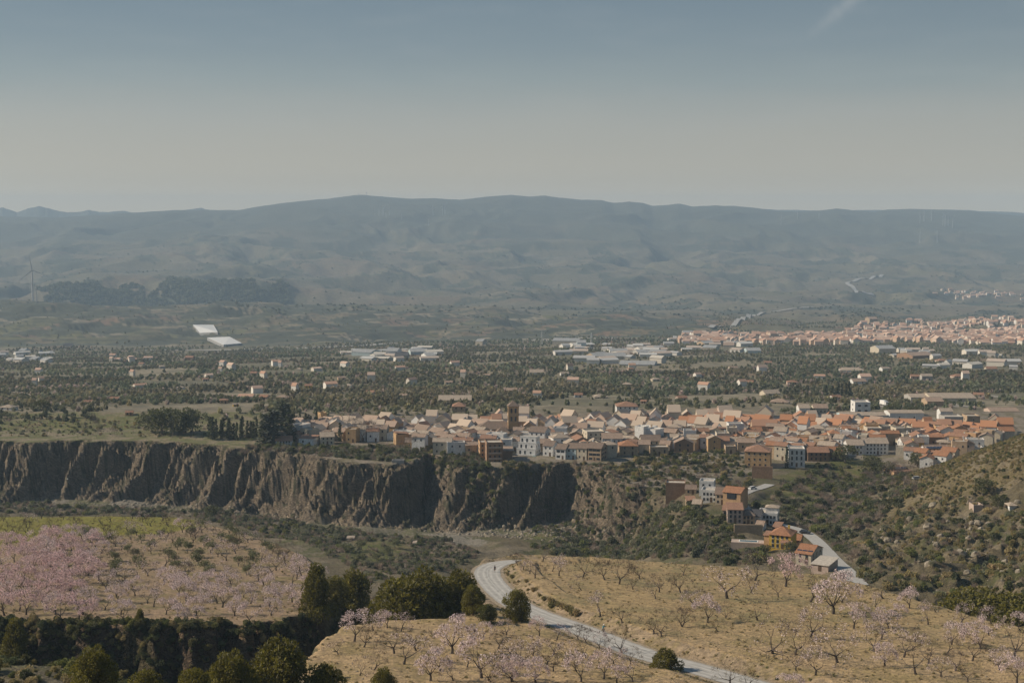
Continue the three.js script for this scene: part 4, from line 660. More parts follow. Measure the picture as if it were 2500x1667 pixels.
  { // bushes on the bank along the road's upper side
    const list = [[1232, 1388], [1240, 1400], [1250, 1408], [1256, 1420], [1266, 1418], [1285, 1418], [1293, 1424], [1290, 1438], [1302, 1440], [1310, 1436], [1318, 1452], [1328, 1462], [1342, 1462], [1350, 1472], [1345, 1480], [1362, 1475], [1375, 1482], [1385, 1488], [1395, 1490], [1400, 1498], [1408, 1500]];
    list.forEach(([px, py], i) => { const g = ground(px, py + 4, 200, 420), s = .75 + .35 * n2(i * 3.3, 1) + (i > 10 ? .35 : 0), k = i % 4 === 2 ? 'ochre' : 'dry', m = part('bush', i % 3 ? GREEN[i % 3] : TWIG[0], tintMat(k, i % 4)); m.position.set(g.x, g.y - .1, g.z); m.scale.set(s, s * 1.1, s); tag(m, i > 10 ? `${k === 'dry' ? 'straw-coloured' : 'ochre-green'} bush in the thick row above the straight road` : `${k === 'dry' ? 'straw-coloured' : 'ochre-green'} bush on the earth bank above the road bend`, 'bush', i > 10 ? `${k} bushes above the straight road` : `${k} bushes above the road bend`); });
  }
  // tufts of dry grass over the orchards
  const tuft = (poly, n, seed, kinds, name, label, acc) => { const r = mulberry(seed); mass(name, TUFT[seed % 2], scatter(poly, n, seed, acc).map(([x, z, q]) => { const s = .10 + .26 * q * q; return [x, land(x, z) - .02, z, s * 1.5, s, bushTints[kinds[Math.floor(r() * kinds.length)]][Math.floor(r() * 4)]]; }), label, 'grass'); };
  tuft(SHOULDER, 2600, 201, ['dry', 'dry', 'dry'], 'dry_grass', 'tufts of dry grass on the tan orchard slopes', (x, z) => -z > 180 && toRoad(x, z)[0] > 4.4 && Math.abs(x / z) < .4);
  tuft(MESA, 2200, 202, ['dry', 'ochre', 'ochre'], 'dry_grass', 'tufts of dry grass on the flat pink orchard', (x, z) => Math.abs(x / z) < .4);
  tuft(SHOULDER, 900, 203, ['dry', 'ochre', 'green'], 'verge_grass', 'taller grass tufts along the road verge', (x, z) => { const d = toRoad(x, z)[0]; return d > 3.9 && d < 6.5; });
  const stone = new THREE.IcosahedronGeometry(1, 1); { const p = stone.attributes.position; for (let i = 0; i < p.count; i++) { const k = .8 + .35 * n3(p.getX(i) * 1.7, p.getY(i) * 1.7, p.getZ(i) * 1.7); p.setXYZ(i, p.getX(i) * k, p.getY(i) * k * .7, p.getZ(i) * k); } stone.computeVertexNormals(); stone.setAttribute('color', new THREE.Float32BufferAttribute(new Float32Array(p.count * 3).fill(1), 3)); }
  const stones = (poly, n, seed, lo, hi, label, acc) => mass('rubble', stone, scatter(poly, n, seed, acc).map(([x, z, q]) => { const s = lerp(lo, hi, q ** 4); return [x, land(x, z), z, s, s, [.33, .285, .22]]; }), label, 'rubble');
  stones(field([[-80, 1200], [480, 1225], [800, 1265], [1150, 1285], [1330, 1235], [1600, 1270], [1560, 1300], [1250, 1315], [1000, 1290], [500, 1252], [-80, 1235]], 560, 800), 2600, 301, .2, 1.4, 'loose stones below the cliff');
  stones(field([[2085, 1310], [2250, 1235], [2600, 1240], [2600, 1550], [2300, 1480]], 300, 660), 420, 302, .3, 2.2, 'loose rocks on the hillside at the right');
  stones(SHOULDER, 900, 303, .05, .32, 'small stones on the tan orchard slopes', (x, z) => -z > 180 && toRoad(x, z)[0] > 4 && Math.abs(x / z) < .4);
  stones(MESA, 500, 304, .05, .3, 'small stones on the flat orchard', (x, z) => Math.abs(x / z) < .4);
}
// olives across the valley floor: the nearest stand as trees, the rest as groves
const CLEAR = [];                                            // world circles kept open: [x, z, radius]
function groves() {
  const r = mulberry(404), near = [], rest = [[], []], pink = [], dark = [];
  const clear = (x, z) => CLEAR.some((c) => (c[0] - x) ** 2 + (c[1] - z) ** 2 < c[2] * c[2]);
  for (let D = 860; D < 4300;) {
    const step = D < 1500 ? 7 : D < 2400 ? 9 : 12;
    for (let x = -.41 * D; x < .41 * D; x += step) {
      const jx = x + (r() - .5) * step * .9, jz = -D + (r() - .5) * step * .9, px = CX + F * jx / -jz / .985, q = r();
      const [id, e] = cell(jx, jz, 95), dens = fbm(jx / 150 + 2, jz / 150, 3);
      if (D < 1010 && px > 600 && px < 2560 && D < 868 + 14 * n2(px / 90, 1) + (px > 2000 ? 50 : 0)) continue;
      if (D < 1000 && px < 600 && q > .5) continue;
      if (id > .74 && e > .06) continue;
      const tone = .72 + .6 * ((id * 37.7) % 1);
      if (q > .80 + dens * .9 || clear(jx, jz)) continue;
      if (D > 3050 && (px < 1760 ? q > .03 : q > .5)) continue;
      const s = (.58 + .62 * r()) * (D > 2400 ? 1.2 : 1), y = land(jx, jz) - .2, w = fbm(jx / 90 + 30, jz / 90, 2), t = w > .30 && q > .35 ? 2 : q > .80 ? 3 : 0;
      if (D < 1130 && near.length < 232 && px > -20 && px < 2520 && r() < .17) near.push([jx, jz, s, px]);
      else if (t === 2) pink.push([jx, y, jz, s * 1.7, s * 2.6, pick([[.46, .36, .33], [.38, .30, .26], [.30, .24, .20]])]);
      else rest[r() < .5 ? 0 : 1].push([jx, y, jz, s * 1.95, s * 3.0, t === 3 ? pick([[.18, .145, .085], [.24, .19, .14], [.08, .09, .04]]) : pick([[.17, .18, .105], [.20, .205, .13], [.14, .15, .085], [.185, .18, .09]]).map((q, k) => q * tone * (k === 0 ? .9 + .3 * ((id * 91.3) % 1) : 1))]);
    }
    D += step;
  }
  near.forEach(([x, z, s, px]) => { const back = -z > 990 ? ', farther back' : -z > 920 ? ', a little way back' : ', close up', side = (px < 200 ? 'on the cliff-top field at the left edge' : px < 400 ? 'left of the dark evergreen clump' : px < 620 ? 'behind the dark evergreens and cypress row' : px < 850 ? 'behind the tan tower house' : px < 1100 ? 'behind the left village roofs' : px < 1350 ? 'behind the church tower' : px < 1600 ? 'behind the red-roofed white house' : px < 1850 ? 'behind the right-centre village roofs' : px < 2100 ? 'behind the orange roofs' : px < 2300 ? 'among the back workshops' : 'at the upper right edge') + back; plant('olive_tree', pick(OLIVE), oliveMats, x, z, s * 1.05, `grey-green olive tree ${side}`, 'tree', `olives ${side}`); });
  mass('olive_grove', SMALL[0], rest[0], 'grey-green olive groves covering the valley floor', 'grove'); mass('olive_grove', SMALL[1], rest[1], 'grey-green olive groves covering the valley floor', 'grove');
  mass('almond_grove', SMALL[1], pink, 'pale pink almond groves scattered in the valley', 'grove');
  const hillsI = []; for (let k = 0; k < 5000; k++) { const D = 4300 + 4500 * r() ** 1.4, x = (r() * 2 - 1) * .4 * D, w = fbm(x / 380 + 7, -D / 520, 4); if (w < .03 && r() > .16) continue; const s = 3 + 4 * r(); hillsI.push([x, land(x, -D) - 1, -D, s, s * .8, pick([[.08, .09, .05], [.10, .105, .055], [.12, .115, .065]])]); }
  { const w = []; for (let k = 0; k < 60000 && w.length < 5200; k++) { const D = 4950 + 1150 * r(), px = 60 + 640 * r(), x = (px - CX) / F * .99 * D; if (!gorge(px, D, x, -D)) continue; const s = 7 + 6 * r(); w.push([x, land(x, -D) - 1, -D, s, s * 1.1, pick([[.08, .09, .05], [.10, .105, .055], [.07, .08, .045]])]); } mass('woodland', SMALL[1], w, 'dark woodland filling the gorge on the hills at the left', 'woodland'); }
  mass('hill_scrub', SMALL[0], hillsI, 'dark scrub and woodland dotted over the far hills', 'scrub');
}
// ------------------------------------------------------------------ houses
const boxUV = (w, h, d) => new MB().box(-w / 2, 0, -d / 2, w / 2, h, d / 2).geo();
const WIN = { small: new MB().box(-.42, -.55, 0, .42, .55, .05).geo(), tall: new MB().box(-.45, -.95, 0, .45, .95, .05).geo(), wide: new MB().box(-.95, -.6, 0, .95, .6, .05).geo(), door: new MB().box(-.5, 0, 0, .5, 2.05, .06).geo(), sill: new MB().box(-.55, -.66, .05, .55, -.57, .14).geo() };
const chimneyG = mergeGeometries([new MB().box(-.3, -.8, -.3, .3, .9, .3).geo(), new MB().box(-.4, .9, -.4, .4, 1.02, .4).geo()]);
function gableBody(w, d, h, rise) { const b = new MB(), x = w / 2, z = d / 2; b.box(-x, -2.5, -z, x, h, z, false); b.tri([x, h, z], [x, h, -z], [x, h + rise, 0]); b.tri([-x, h, -z], [-x, h, z], [-x, h + rise, 0]); return b.geo(); }
function gableRoof(w, d, h, rise, ov = .35) { const b = new MB(), x = w / 2 + ov, z = d / 2 + ov, k = rise / (d / 2), e = h - ov * k + .16, r = h + rise + .16; b.slab([-x, e, z], [x, e, z], [x, r, 0], [-x, r, 0], .16); b.slab([x, e, -z], [-x, e, -z], [-x, r, 0], [x, r, 0], .16); b.box(-x, r - .06, -.13, x, r + .07, .13); return b.geo(); }
function hipRoof(w, d, h, rise, ov = .35) { const b = new MB(), x = w / 2 + ov, z = d / 2 + ov, e = h + .02, r = h + rise, rx = Math.max(.05, x - z); b.slab([-x, e, z], [x, e, z], [rx, r, 0], [-rx, r, 0], .15); b.slab([x, e, -z], [-x, e, -z], [-rx, r, 0], [rx, r, 0], .15); b.slab3([x, e, z], [x, e, -z], [rx, r, 0], .15); b.slab3([-x, e, -z], [-x, e, z], [-rx, r, 0], .15); return b.geo(); }
function shedRoof(w, d, h, rise, ov = .3) { const b = new MB(), x = w / 2 + ov, z = d / 2 + ov; b.slab([-x, h + .15, z], [x, h + .15, z], [x, h + rise + .15, -z], [-x, h + rise + .15, -z], .15); return b.geo(); }
function flatRoof(w, d, h) { const b = new MB(), x = w / 2, z = d / 2, t = .22, p = .75; b.box(-x + t, h, -z + t, x - t, h + .12, z - t); return b.geo(); }
function parapet(w, d, h) { const b = new MB(), x = w / 2 + .03, z = d / 2 + .03, t = .25, p = .8; b.box(-x, h - .1, z - t, x, h + p, z); b.box(-x, h - .1, -z, x, h + p, -z + t); b.box(-x, h - .1, -z + t, -x + t, h + p, z - t); b.box(x - t, h - .1, -z + t, x, h + p, z - t); return b.geo(); }
const geoCache = new Map(), cached = (k, f) => { if (!geoCache.has(k)) geoCache.set(k, f()); return geoCache.get(k); };
let winCount = 0;
function house(o) {                                          // o: x z y turn w d h roof wall roofing, win: rows, label ...
  const { w, d, h, roof = 'gable', wall = 'cream', roofing = 'faded', rise = roof === 'gable' ? d * .23 : roof === 'hip' ? d * .21 : .9 } = o;
  const g = base(o.name ?? 'house', o.x, o.y ?? land(o.x, o.z), o.z, o.turn ?? 0), key = [w, d, h, rise].map((v) => v.toFixed(1)).join();
  const W = part('wall', roof === 'gable' ? cached('gb' + key, () => gableBody(w, d, h, rise)) : cached('bb' + key, () => new MB().box(-w / 2, -2.5, -d / 2, w / 2, h, d / 2, false).geo()), WALLS[wall], g);
  let rf;
  if (roof === 'flat') { rf = part('roof', cached('fr' + key, () => flatRoof(w, d, h)), ROOFS.terrace, g); part('parapet', cached('pp' + key, () => parapet(w, d, h)), WALLS[wall], g); }
  else rf = part('roof', cached(roof + key, () => (roof === 'gable' ? gableRoof : roof === 'hip' ? hipRoof : shedRoof)(w, d, h, rise)), ROOFS[roofing], g);
  if (o.chimney) { const c = part('chimney', chimneyG, WALLS[o.chimney === true ? 'white' : o.chimney], rf); c.position.set(w * .24, h + rise * .5 + .3, -d * .12); }
  const put = (geo, mat, name, x, y, face, parent = g) => { const m = part(name, geo, mat, parent); if (face === 'f') m.position.set(x, y, d / 2); else if (face === 'l') { m.position.set(-w / 2, y, x); m.rotation.y = -Math.PI / 2; } else if (face === 'r') { m.position.set(w / 2, y, x); m.rotation.y = Math.PI / 2; } else { m.position.set(x, y, -d / 2); m.rotation.y = Math.PI; } winCount++; return m; };
  const rows = o.rows ?? Math.max(1, Math.round(h / 3)), cols = o.cols ?? Math.max(1, Math.round(w / 3.4)), sh = o.winShape ?? 'small';
  for (const face of o.faces ?? 'fl') {
    const span = face === 'f' || face === 'b' ? w : d, n = face === 'f' || face === 'b' ? cols : Math.max(1, Math.round(cols * d / w * (o.sideWin ?? .6)));
    for (let r = 0; r < rows; r++) for (let c = 0; c < n; c++) {
      if (o.skip && R() < o.skip) continue;
      const x = ((c + .5) / n - .5) * span * .86, y = (r + .55) * h / rows;
      if (r === 0 && face === 'f' && c === Math.floor(n / 2) && !o.noDoor) { put(WIN.door, M.door, 'door', x, .05, 'f'); continue; }
      const m = put(WIN[sh], M.window, 'window', x, y, face); if (o.sills) part('sill', WIN.sill, M.frame, m);
    }
  }
  HOUSE_SPOTS.push([o.x, o.z, Math.max(w, d) * .62]);
  tag(g, o.label, o.category ?? 'house', o.group);
  return { g, W, rf, put };
}
const V = (px, py, h = 33) => { const r = pixelRay(px, py), D = (EYE - h) / (r.y / r.z); return [r.x / -r.z * D, -D]; };
const mpp = (z) => -z / F;                                   // metres per photograph pixel at a depth
// ---- named buildings of the village, read off the photograph: px of middle, base row, width px, height px, depth m
function big(px, basePy, wPx, hPx, d, o) {
  const gy = o.gy ?? 33, [x, zf] = V(px, basePy, gy), w = wPx * mpp(zf), h = hPx * mpp(zf);
  return house({ x, z: zf - d / 2, y: gy, w, d, h, ...o });
}
{ // church: nave, apse roof and tall tower
  const [x, z] = V(1245, 1068), g = base('church', x, 33, z, .08);
  const b = new MB(); b.box(-20, -2, -7, 4, 6, 7, false); part('nave', b.geo(), WALLS.tan, g);
  const nr = part('nave_roof', hipRoof(24, 14, 0, 3.8), ROOFS.brown, g); nr.position.set(-8, 6, 0);
  const apse = part('chapel', new MB().box(-9, -2, 7, -1, 4.8, 13, false).geo(), WALLS.tan, g); const ar = part('chapel_roof', hipRoof(8, 6.4, 0, 3), ROOFS.brown, apse); ar.position.set(-5, 4.8, 10);
  const t = part('tower', new MB().box(-3, -2, -3, 3, 17.5, 3, false).geo(), WALLS.ochre, g); t.position.set(-1.5 - 6.5 + 0, 0, 0); t.position.set(1.5, 1.4, 4);
  for (const y of [8.2, 12.6, 17.4]) part('cornice', new MB().box(-3.22, y, -3.22, 3.22, y + .35, 3.22).geo(), WALLS.tan, t);
  const tr = part('tower_roof', hipRoof(6.2, 6.2, 17.75, 3.0, .3), ROOFS.brown, t); const cr = new MB(); cr.tube([0, 20.5, 0], [0, 22.2, 0], .07, .05, 5); cr.box(-.4, 21.5, -.04, .4, 21.6, .04); part('cross', cr.geo(), M.rail, tr);
  for (const y of [15.1, 10.4]) for (const [fx, fz, ry] of [[-1.2, 3, 0], [1.2, 3, 0], [-3, -1.2, -Math.PI / 2], [-3, 1.2, -Math.PI / 2], [3, 0, Math.PI / 2]]) { const m = part('belfry_opening', new MB().box(-.55, -1.3, 0, .55, 1.3, .06).geo(), M.window, t); m.position.set(fx, y, fz); m.rotation.y = ry; }
  HOUSE_SPOTS.push([x - 6, z, 17]); tag(g, 'brick church with a tall square tower and hipped tile roof', 'church');
}
// front row at the cliff edge
{ const q = big(1205, 1146, 40, 64, 11, { label: 'tall brown apartment block on the cliff edge with a red roof terrace', wall: 'brown', roof: 'flat', faces: 'flr', rows: 5, cols: 3, turn: .12, winShape: 'small', gy: 29, noDoor: 1 });
  for (let k = 1; k < 5; k++) { const s = part('balcony', new MB().box(-3.4, 0, 0, 3.4, .18, 1.2).geo(), WALLS.tan, q.g); s.position.set(0, k * 2.9 - .4, 5.5); part('railing', new MB().box(-3.4, .18, 1.12, 3.4, .95, 1.2).geo(), WALLS.pink, s); } }
big(1180, 1138, 22, 56, 10, { label: 'narrow orange apartment house attached left of the brown block', wall: 'orange', roof: 'flat', faces: 'fl', rows: 5, cols: 2, turn: .12, gy: 29 });
big(1238, 1140, 26, 40, 9, { label: 'brown windowless annex right of the tall brown block', wall: 'brown', roof: 'shed', faces: 'r', rows: 3, cols: 1, gy: 29 });
{ // stepped white terrace house: four receding storeys
  const [x, z] = V(1290, 1126, 30), g = base('terrace_house', x, 30, z - 6, -.32);
  for (let k = 0; k < 4; k++) { const zz = 6 - k * 1.9, w = 5.6 - k * .35; const s = part('storey', new MB().box(-w, k * 3 - (k ? 0 : 3), -6, w, k * 3 + 3, zz, false).geo(), k < 1 ? WALLS.aqua : WALLS.white, g); part('parapet', new MB().box(-w - .05, k * 3 + 3, zz - .2, w + .05, k * 3 + 3.7, zz + .05).geo(), WALLS.white, s); for (const wx of [-3.3, -.6, 2.6]) { const m = part('window', wx === 2.6 ? WIN.small : WIN.tall, M.window, s); m.position.set(wx, k * 3 + 1.4, zz); } for (const wz of [-3, 1]) { const m = part('window', WIN.small, M.window, s); m.position.set(w, k * 3 + 1.5, Math.min(wz, zz - 1.5)); m.rotation.y = Math.PI / 2; } }
  part('roof', new MB().box(-4.3, 12, -5.7, 4.3, 12.15, .1).geo(), ROOFS.terrace, g); const aw = part('awning', new MB().slab([3.2, 2.6, 8], [5.4, 2.6, 8], [5.4, 2.9, 5.9], [3.2, 2.9, 5.9], .06).geo(), M.teal, g); aw.position.x = 1.5;
  HOUSE_SPOTS.push([x, z - 6, 9]); tag(g, 'white stepped terrace house with four receding balconies on the cliff edge', 'house');
}
const W3 = (px, py, w, h, d, l, o = {}) => big(px, py, w, h, d, { label: l, wall: 'white', roofing: 'brown', faces: 'flr', turn: -.38, ...o });
W3(1318, 1092, 42, 38, 10, 'tall white house with brown gable roof behind the stepped terrace house', { rows: 3, cols: 3 });
W3(1345, 1114, 26, 26, 9, 'white house with two rows of windows right of the stepped terrace house', { rows: 2 });
W3(1368, 1088, 30, 24, 9, 'white upper house with flat top behind the cliff-edge row', { roof: 'flat', rows: 2, cols: 3 });
W3(1376, 1122, 26, 26, 9, 'white house with glazed balcony in the cliff-edge row', { rows: 2, winShape: 'wide', cols: 2 });
W3(1402, 1122, 26, 28, 9, 'pale blue house in the cliff-edge row', { wall: 'aqua', rows: 2, cols: 2 });
W3(1428, 1124, 26, 30, 9, 'cream house in the cliff-edge row beside the pale blue one', { wall: 'cream', rows: 2 });
W3(1460, 1126, 34, 32, 10, 'tan house with upper veranda at the right end of the cliff-edge row', { wall: 'tan', rows: 3, cols: 3, winShape: 'wide' });
W3(1446, 1158, 36, 20, 9, 'white long house standing lowest on the cliff edge', { rows: 2, cols: 4, gy: 27 });
W3(1505, 1158, 26, 12, 1.5, 'white garden wall beside the lowest white house', { gy: 29, roof: 'shed', rise: .1, faces: '', roofing: 'pale' });
big(1450, 1096, 44, 40, 11, { label: 'yellow-cream tower-like house above the cliff-edge row', wall: 'cream', roof: 'flat', rows: 4, cols: 3, turn: .2, faces: 'fl' });
big(1495, 1100, 50, 30, 10, { label: 'white house with red terrace awning above the tan cliff-edge house', wall: 'white', roof: 'gable', rows: 2, cols: 4 });
big(1535, 1112, 46, 24, 11, { label: 'tan house with bright orange hipped roof above the cliff gardens', wall: 'tan', roof: 'hip', roofing: 'orange', rows: 2, cols: 2 });
big(1590, 1098, 48, 22, 11, { label: 'long house with brown roof above the village gardens', wall: 'cream', roofing: 'brown', rows: 2, cols: 3 });
big(1610, 1112, 46, 18, 9, { label: 'tan flat-roofed house with deep porch above the village gardens', wall: 'tan', roof: 'flat', rows: 1, cols: 3, winShape: 'tall' });
big(1672, 1106, 34, 24, 10, { label: 'house with brown gable and white base in the village gardens', wall: 'brown', roof: 'gable', turn: 1.5, rows: 2, cols: 2 });
big(1785, 1108, 26, 16, 6, { label: 'small tan cubic shed in the village gardens', wall: 'tan', roof: 'flat', rows: 1, cols: 1 });
big(1857, 1142, 62, 40, 13, { label: 'large plain tan house with hipped tile roof above the gully wall', wall: 'ochre', roof: 'hip', roofing: 'terracotta', rows: 3, cols: 4, faces: 'fl', turn: -.25, sills: 1 });
big(1948, 1140, 40, 42, 10, { label: 'tall white house with balconies above the gully', wall: 'white', roof: 'flat', rows: 3, cols: 3, winShape: 'tall', faces: 'flr', turn: -.1 });
big(2000, 1126, 52, 22, 10, { label: 'long brown house with tiled roof right of the tall white house', wall: 'brown', roofing: 'terracotta', rows: 2, cols: 4, turn: -.05 });
big(2042, 1124, 36, 20, 10, { label: 'brown house with orange roof at the end of the brown row', wall: 'brown', roofing: 'orange', rows: 2, cols: 3, turn: -.05 });
big(2140, 1110, 60, 28, 10, { label: 'long white terrace with red balcony awning above the gully', wall: 'white', roofing: 'pale', rows: 3, cols: 6, faces: 'flr' });
big(2090, 1112, 40, 26, 10, { label: 'white house with arched ground floor left of the long white terrace', wall: 'white', roofing: 'pale', rows: 2, cols: 4 });
big(2222, 1104, 36, 24, 10, { label: 'white house with two tall windows beside the yellow-walled house', wall: 'white', roofing: 'faded', rows: 2, cols: 2, winShape: 'tall' });
big(2246, 1106, 22, 26, 9, { label: 'yellow-walled narrow village house', wall: 'yellow', roofing: 'brown', rows: 2, cols: 2 });
{ const q = big(2290, 1122, 62, 16, 12, { label: 'house with a broad grey solar-panelled roof beside the right-hand hill', wall: 'white', roofing: 'faded', roof: 'gable', rise: 3.4, rows: 1, cols: 4, turn: .15 });
  for (let k = 0; k < 6; k++) { const p = part('solar_panel', new MB().slab([-.85, .08, 1.3], [.85, .08, 1.3], [.85, .08 + .72, -1.3], [-.85, .08 + .72, -1.3], .06).geo(), M.solar, q.rf); p.position.set(-5 + k * 1.9, 3.9 + 1.72, 3.2); } }
{ const q = big(2202, 1172, 52, 22, 11, { label: 'orange house with solar panels on its hipped roof in the gully garden', wall: 'orange', roof: 'hip', roofing: 'terracotta', rows: 2, cols: 3, turn: .2, gy: 31 });
  for (let k = 0; k < 4; k++) { const p = part('solar_panel', new MB().slab([-.7, .06, .8], [.7, .06, .8], [.7, .5, -.8], [-.7, .5, -.8], .05).geo(), M.solar, q.rf); p.position.set(-3 + k * 1.6, 5.6, 3.4); } }
big(2160, 1160, 36, 8, 6, { label: 'low tin-roofed shed beside the orange gully house', wall: 'brown', roof: 'shed', roofing: 'terrace', rows: 1, cols: 2, gy: 31, rise: .5 });
// solitary buildings at the back right
const shed = (px, py, w, h, d, wall, roofing, l, o = {}) => big(px, py, w, h, d, { label: l, category: 'building', name: o.name ?? 'workshop', wall, roofing, roof: o.roof ?? 'gable', rise: o.rise ?? 1.6, rows: o.rows ?? 1, cols: o.cols ?? 3, faces: o.faces ?? 'fl', noDoor: 1, ...o });
shed(2107, 1010, 38, 26, 12, 'white', 'pale', 'modern white cubic house with flat roof behind the village', { name: 'modern_house', roof: 'flat', rows: 2, cols: 2, winShape: 'wide', gy: 33 });
shed(2110, 1034, 110, 20, 14, 'aqua', 'pale', 'long low pale blue workshop behind the orange roofs', { cols: 9, rise: 1.2 });
shed(2215, 1032, 84, 24, 14, 'white', 'pale', 'long white building with one dark door behind the village', { cols: 2, rise: 1 });
shed(2330, 1040, 46, 20, 12, 'grey', 'pale', 'grey block building with white gable behind the right-hand village', { roof: 'flat', cols: 1, faces: '' });
shed(2312, 1026, 30, 22, 8, 'white', 'pale', 'tall white gable wall behind the grey block building', { faces: '' });
shed(2378, 1034, 32, 16, 10, 'tan', 'pale', 'tan flat building right of the grey block building', { roof: 'flat', cols: 1 });
shed(2330, 982, 110, 10, 26, 'cream', 'pale', 'wide pale-roofed warehouse among trees at the upper right', { rise: 2.2, faces: '', gy: 29 });
shed(2250, 978, 50, 8, 18, 'grey', 'pale', 'low grey-green roofed warehouse beside the wide pale one', { rise: 1.6, faces: '', gy: 29 });
shed(2285, 990, 40, 10, 14, 'tan', 'faded', 'tan gabled barn in front of the wide pale warehouse', { rise: 2, faces: '', gy: 31 });
shed(2455, 1016, 70, 12, 14, 'pink', 'faded', 'long pinkish barn at the upper right edge', { rise: 1.6, cols: 2, gy: 31 });
shed(1965, 1018, 26, 22, 10, 'white', 'pale', 'plain white tall gabled house at the back of the orange roofs', { rise: 2 });
shed(2005, 1014, 34, 18, 10, 'cream', 'faded', 'cream house with two gables at the back of the orange roofs', { rise: 2 });
shed(1110, 985, 80, 8, 20, 'cream', 'pale', 'long barn with pale roof in the groves behind the village', { rise: 2.4, faces: '', gy: 28 });
shed(1532, 1010, 52, 18, 14, 'white', 'terracotta', 'large white house with red hipped roof at the back of the village', { roof: 'hip', rise: 2.6, rows: 2, cols: 4 });
shed(1120, 1012, 32, 20, 11, 'tan', 'terracotta', 'tan house with red hipped roof standing behind the left village', { roof: 'hip', rise: 2.4, rows: 2, cols: 2 });
{ const q = big(785, 1044, 16, 34, 5, { label: 'square tan brick tower house beside the cypress row', name: 'tower_house', wall: 'ochre', roof: 'flat', rows: 3, cols: 1, turn: .5 }); }
big(690, 1090, 40, 14, 9, { label: 'white house with long red-brown roof at the left end of the village', wall: 'white', roofing: 'terracotta', rows: 2, cols: 5, turn: .1 });
big(795, 1086, 34, 20, 9, { label: 'cream two-storey house with shallow roof at the left cliff gardens', wall: 'cream', roofing: 'pale', rows: 2, cols: 3, turn: .2, faces: 'flr' });
// ---- the strand of houses coming down beside the lane
function strand(px, basePy, wPx, hPx, d, o) { const g = ground(px, basePy, 380, 800), w = wPx * mpp(g.z), h = hPx * mpp(g.z); return house({ x: g.x, z: g.z - d / 2, y: g.y, w, d, h, ...o }); }
strand(1652, 1218, 48, 36, 8, { label: 'plain brown windowless block with lit orange side above the green slope', wall: 'brown', roof: 'flat', faces: '', turn: -.12 });
strand(1738, 1226, 40, 26, 8, { label: 'long white house with parapet terrace beside the lane', wall: 'white', roof: 'flat', rows: 2, cols: 4, turn: -.25 });
strand(1730, 1206, 36, 28, 7, { label: 'white flat-roofed upper house behind the long white house', wall: 'white', roof: 'flat', rows: 2, cols: 2, turn: -.25 });
strand(1765, 1232, 24, 26, 9, { label: 'cream house with brown roof between white house and orange tower house', wall: 'cream', roofing: 'brown', rows: 2, cols: 2, turn: -.25 });
{ const q = strand(1800, 1248, 46, 46, 9, { label: 'tall orange tower-like house with red roof beside the lane', wall: 'orange', roof: 'gable', roofing: 'orange', rows: 3, cols: 2, turn: -.5, rise: 1.6, winShape: 'tall', skip: .3 });
  part('loggia', new MB().box(-2, 5, .05, 1.6, 7.6, .2).geo(), M.window, q.W).position.z = 4.5; }
{ const q = strand(1798, 1278, 38, 34, 8, { label: 'pink-tan house with arched loggia below the orange tower house', wall: 'pink', roofing: 'terracotta', roof: 'shed', rows: 3, cols: 3, turn: -.1, rise: 1.2 }); }
strand(1830, 1282, 32, 24, 8, { label: 'tan house with brown lean-to roof in front of the loggia house', wall: 'tan', roofing: 'brown', roof: 'hip', rows: 2, cols: 3, turn: -.1 });
strand(1852, 1280, 26, 20, 8, { label: 'small white house with dark roof beside the tan lean-to house', wall: 'white', roofing: 'slate', rows: 1, cols: 2, turn: -.3 });
{ const q = strand(1882, 1282, 48, 26, 9, { label: 'white villa with roof pergola above the yellow house', wall: 'white', roof: 'flat', rows: 2, cols: 5, turn: -.28, faces: 'flr' }); const p = part('penthouse', new MB().box(-1, 0, -2.5, 4, 2.4, 2).geo(), WALLS.white, q.g); p.position.y = 26 * mpp(q.g.position.z); part('penthouse_roof', hipRoof(5, 4.5, 2.4, .9), ROOFS.pale, p).position.set(1.5, 0, -.25); }
strand(1828, 1300, 70, 14, 1, { label: 'long brown retaining wall below the loggia house', name: 'retaining_wall', category: 'wall', wall: 'tan', roof: 'flat', faces: '', turn: -.05 });
{ const q = strand(1918, 1340, 54, 34, 9, { label: 'yellow house with red hipped roof and small paired windows', wall: 'yellow', roof: 'hip', roofing: 'orange', rows: 3, cols: 4, turn: -.42, sills: 1, chimney: 'yellow', rise: 2.3 });
  const a = part('annex', new MB().box(-2.4, -2, -2.4, 0, 3.2, 2.4).geo(), WALLS.orange, q.g); a.position.set(-4.2, 0, -2); part('annex_roof', shedRoof(2.6, 4.8, 3.2, .6), ROOFS.terracotta, a).position.x = -1.2; const p = part('porch', shedRoof(3.4, 2.2, 2.6, .5), ROOFS.terracotta, q.g); p.position.set(2.4, 0, 5.4); }
{ const g = ground(1828, 1332, 380, 700), t = base('pool_terrace', g.x, g.y + 1.6, g.z, -.2); part('deck', new MB().box(-6, -3.6, -2.4, 6, 0, 2.4).geo(), WALLS.pink, t); part('pool', new MB().box(-3, .01, -1.2, 3, .05, 1.2).geo(), M.water, t); part('coping', (() => { const b = new MB(); b.box(-3.4, 0, 1.2, 3.4, .12, 1.6); b.box(-3.4, 0, -1.6, 3.4, .12, -1.2); b.box(-3.4, 0, -1.2, -3, .12, 1.2); b.box(3, 0, -1.2, 3.4, .12, 1.2); return b.geo(); })(), M.frame, t); HOUSE_SPOTS.push([g.x, g.z, 7]); tag(t, 'small swimming pool on a pink tiled terrace beside the yellow house', 'pool'); }
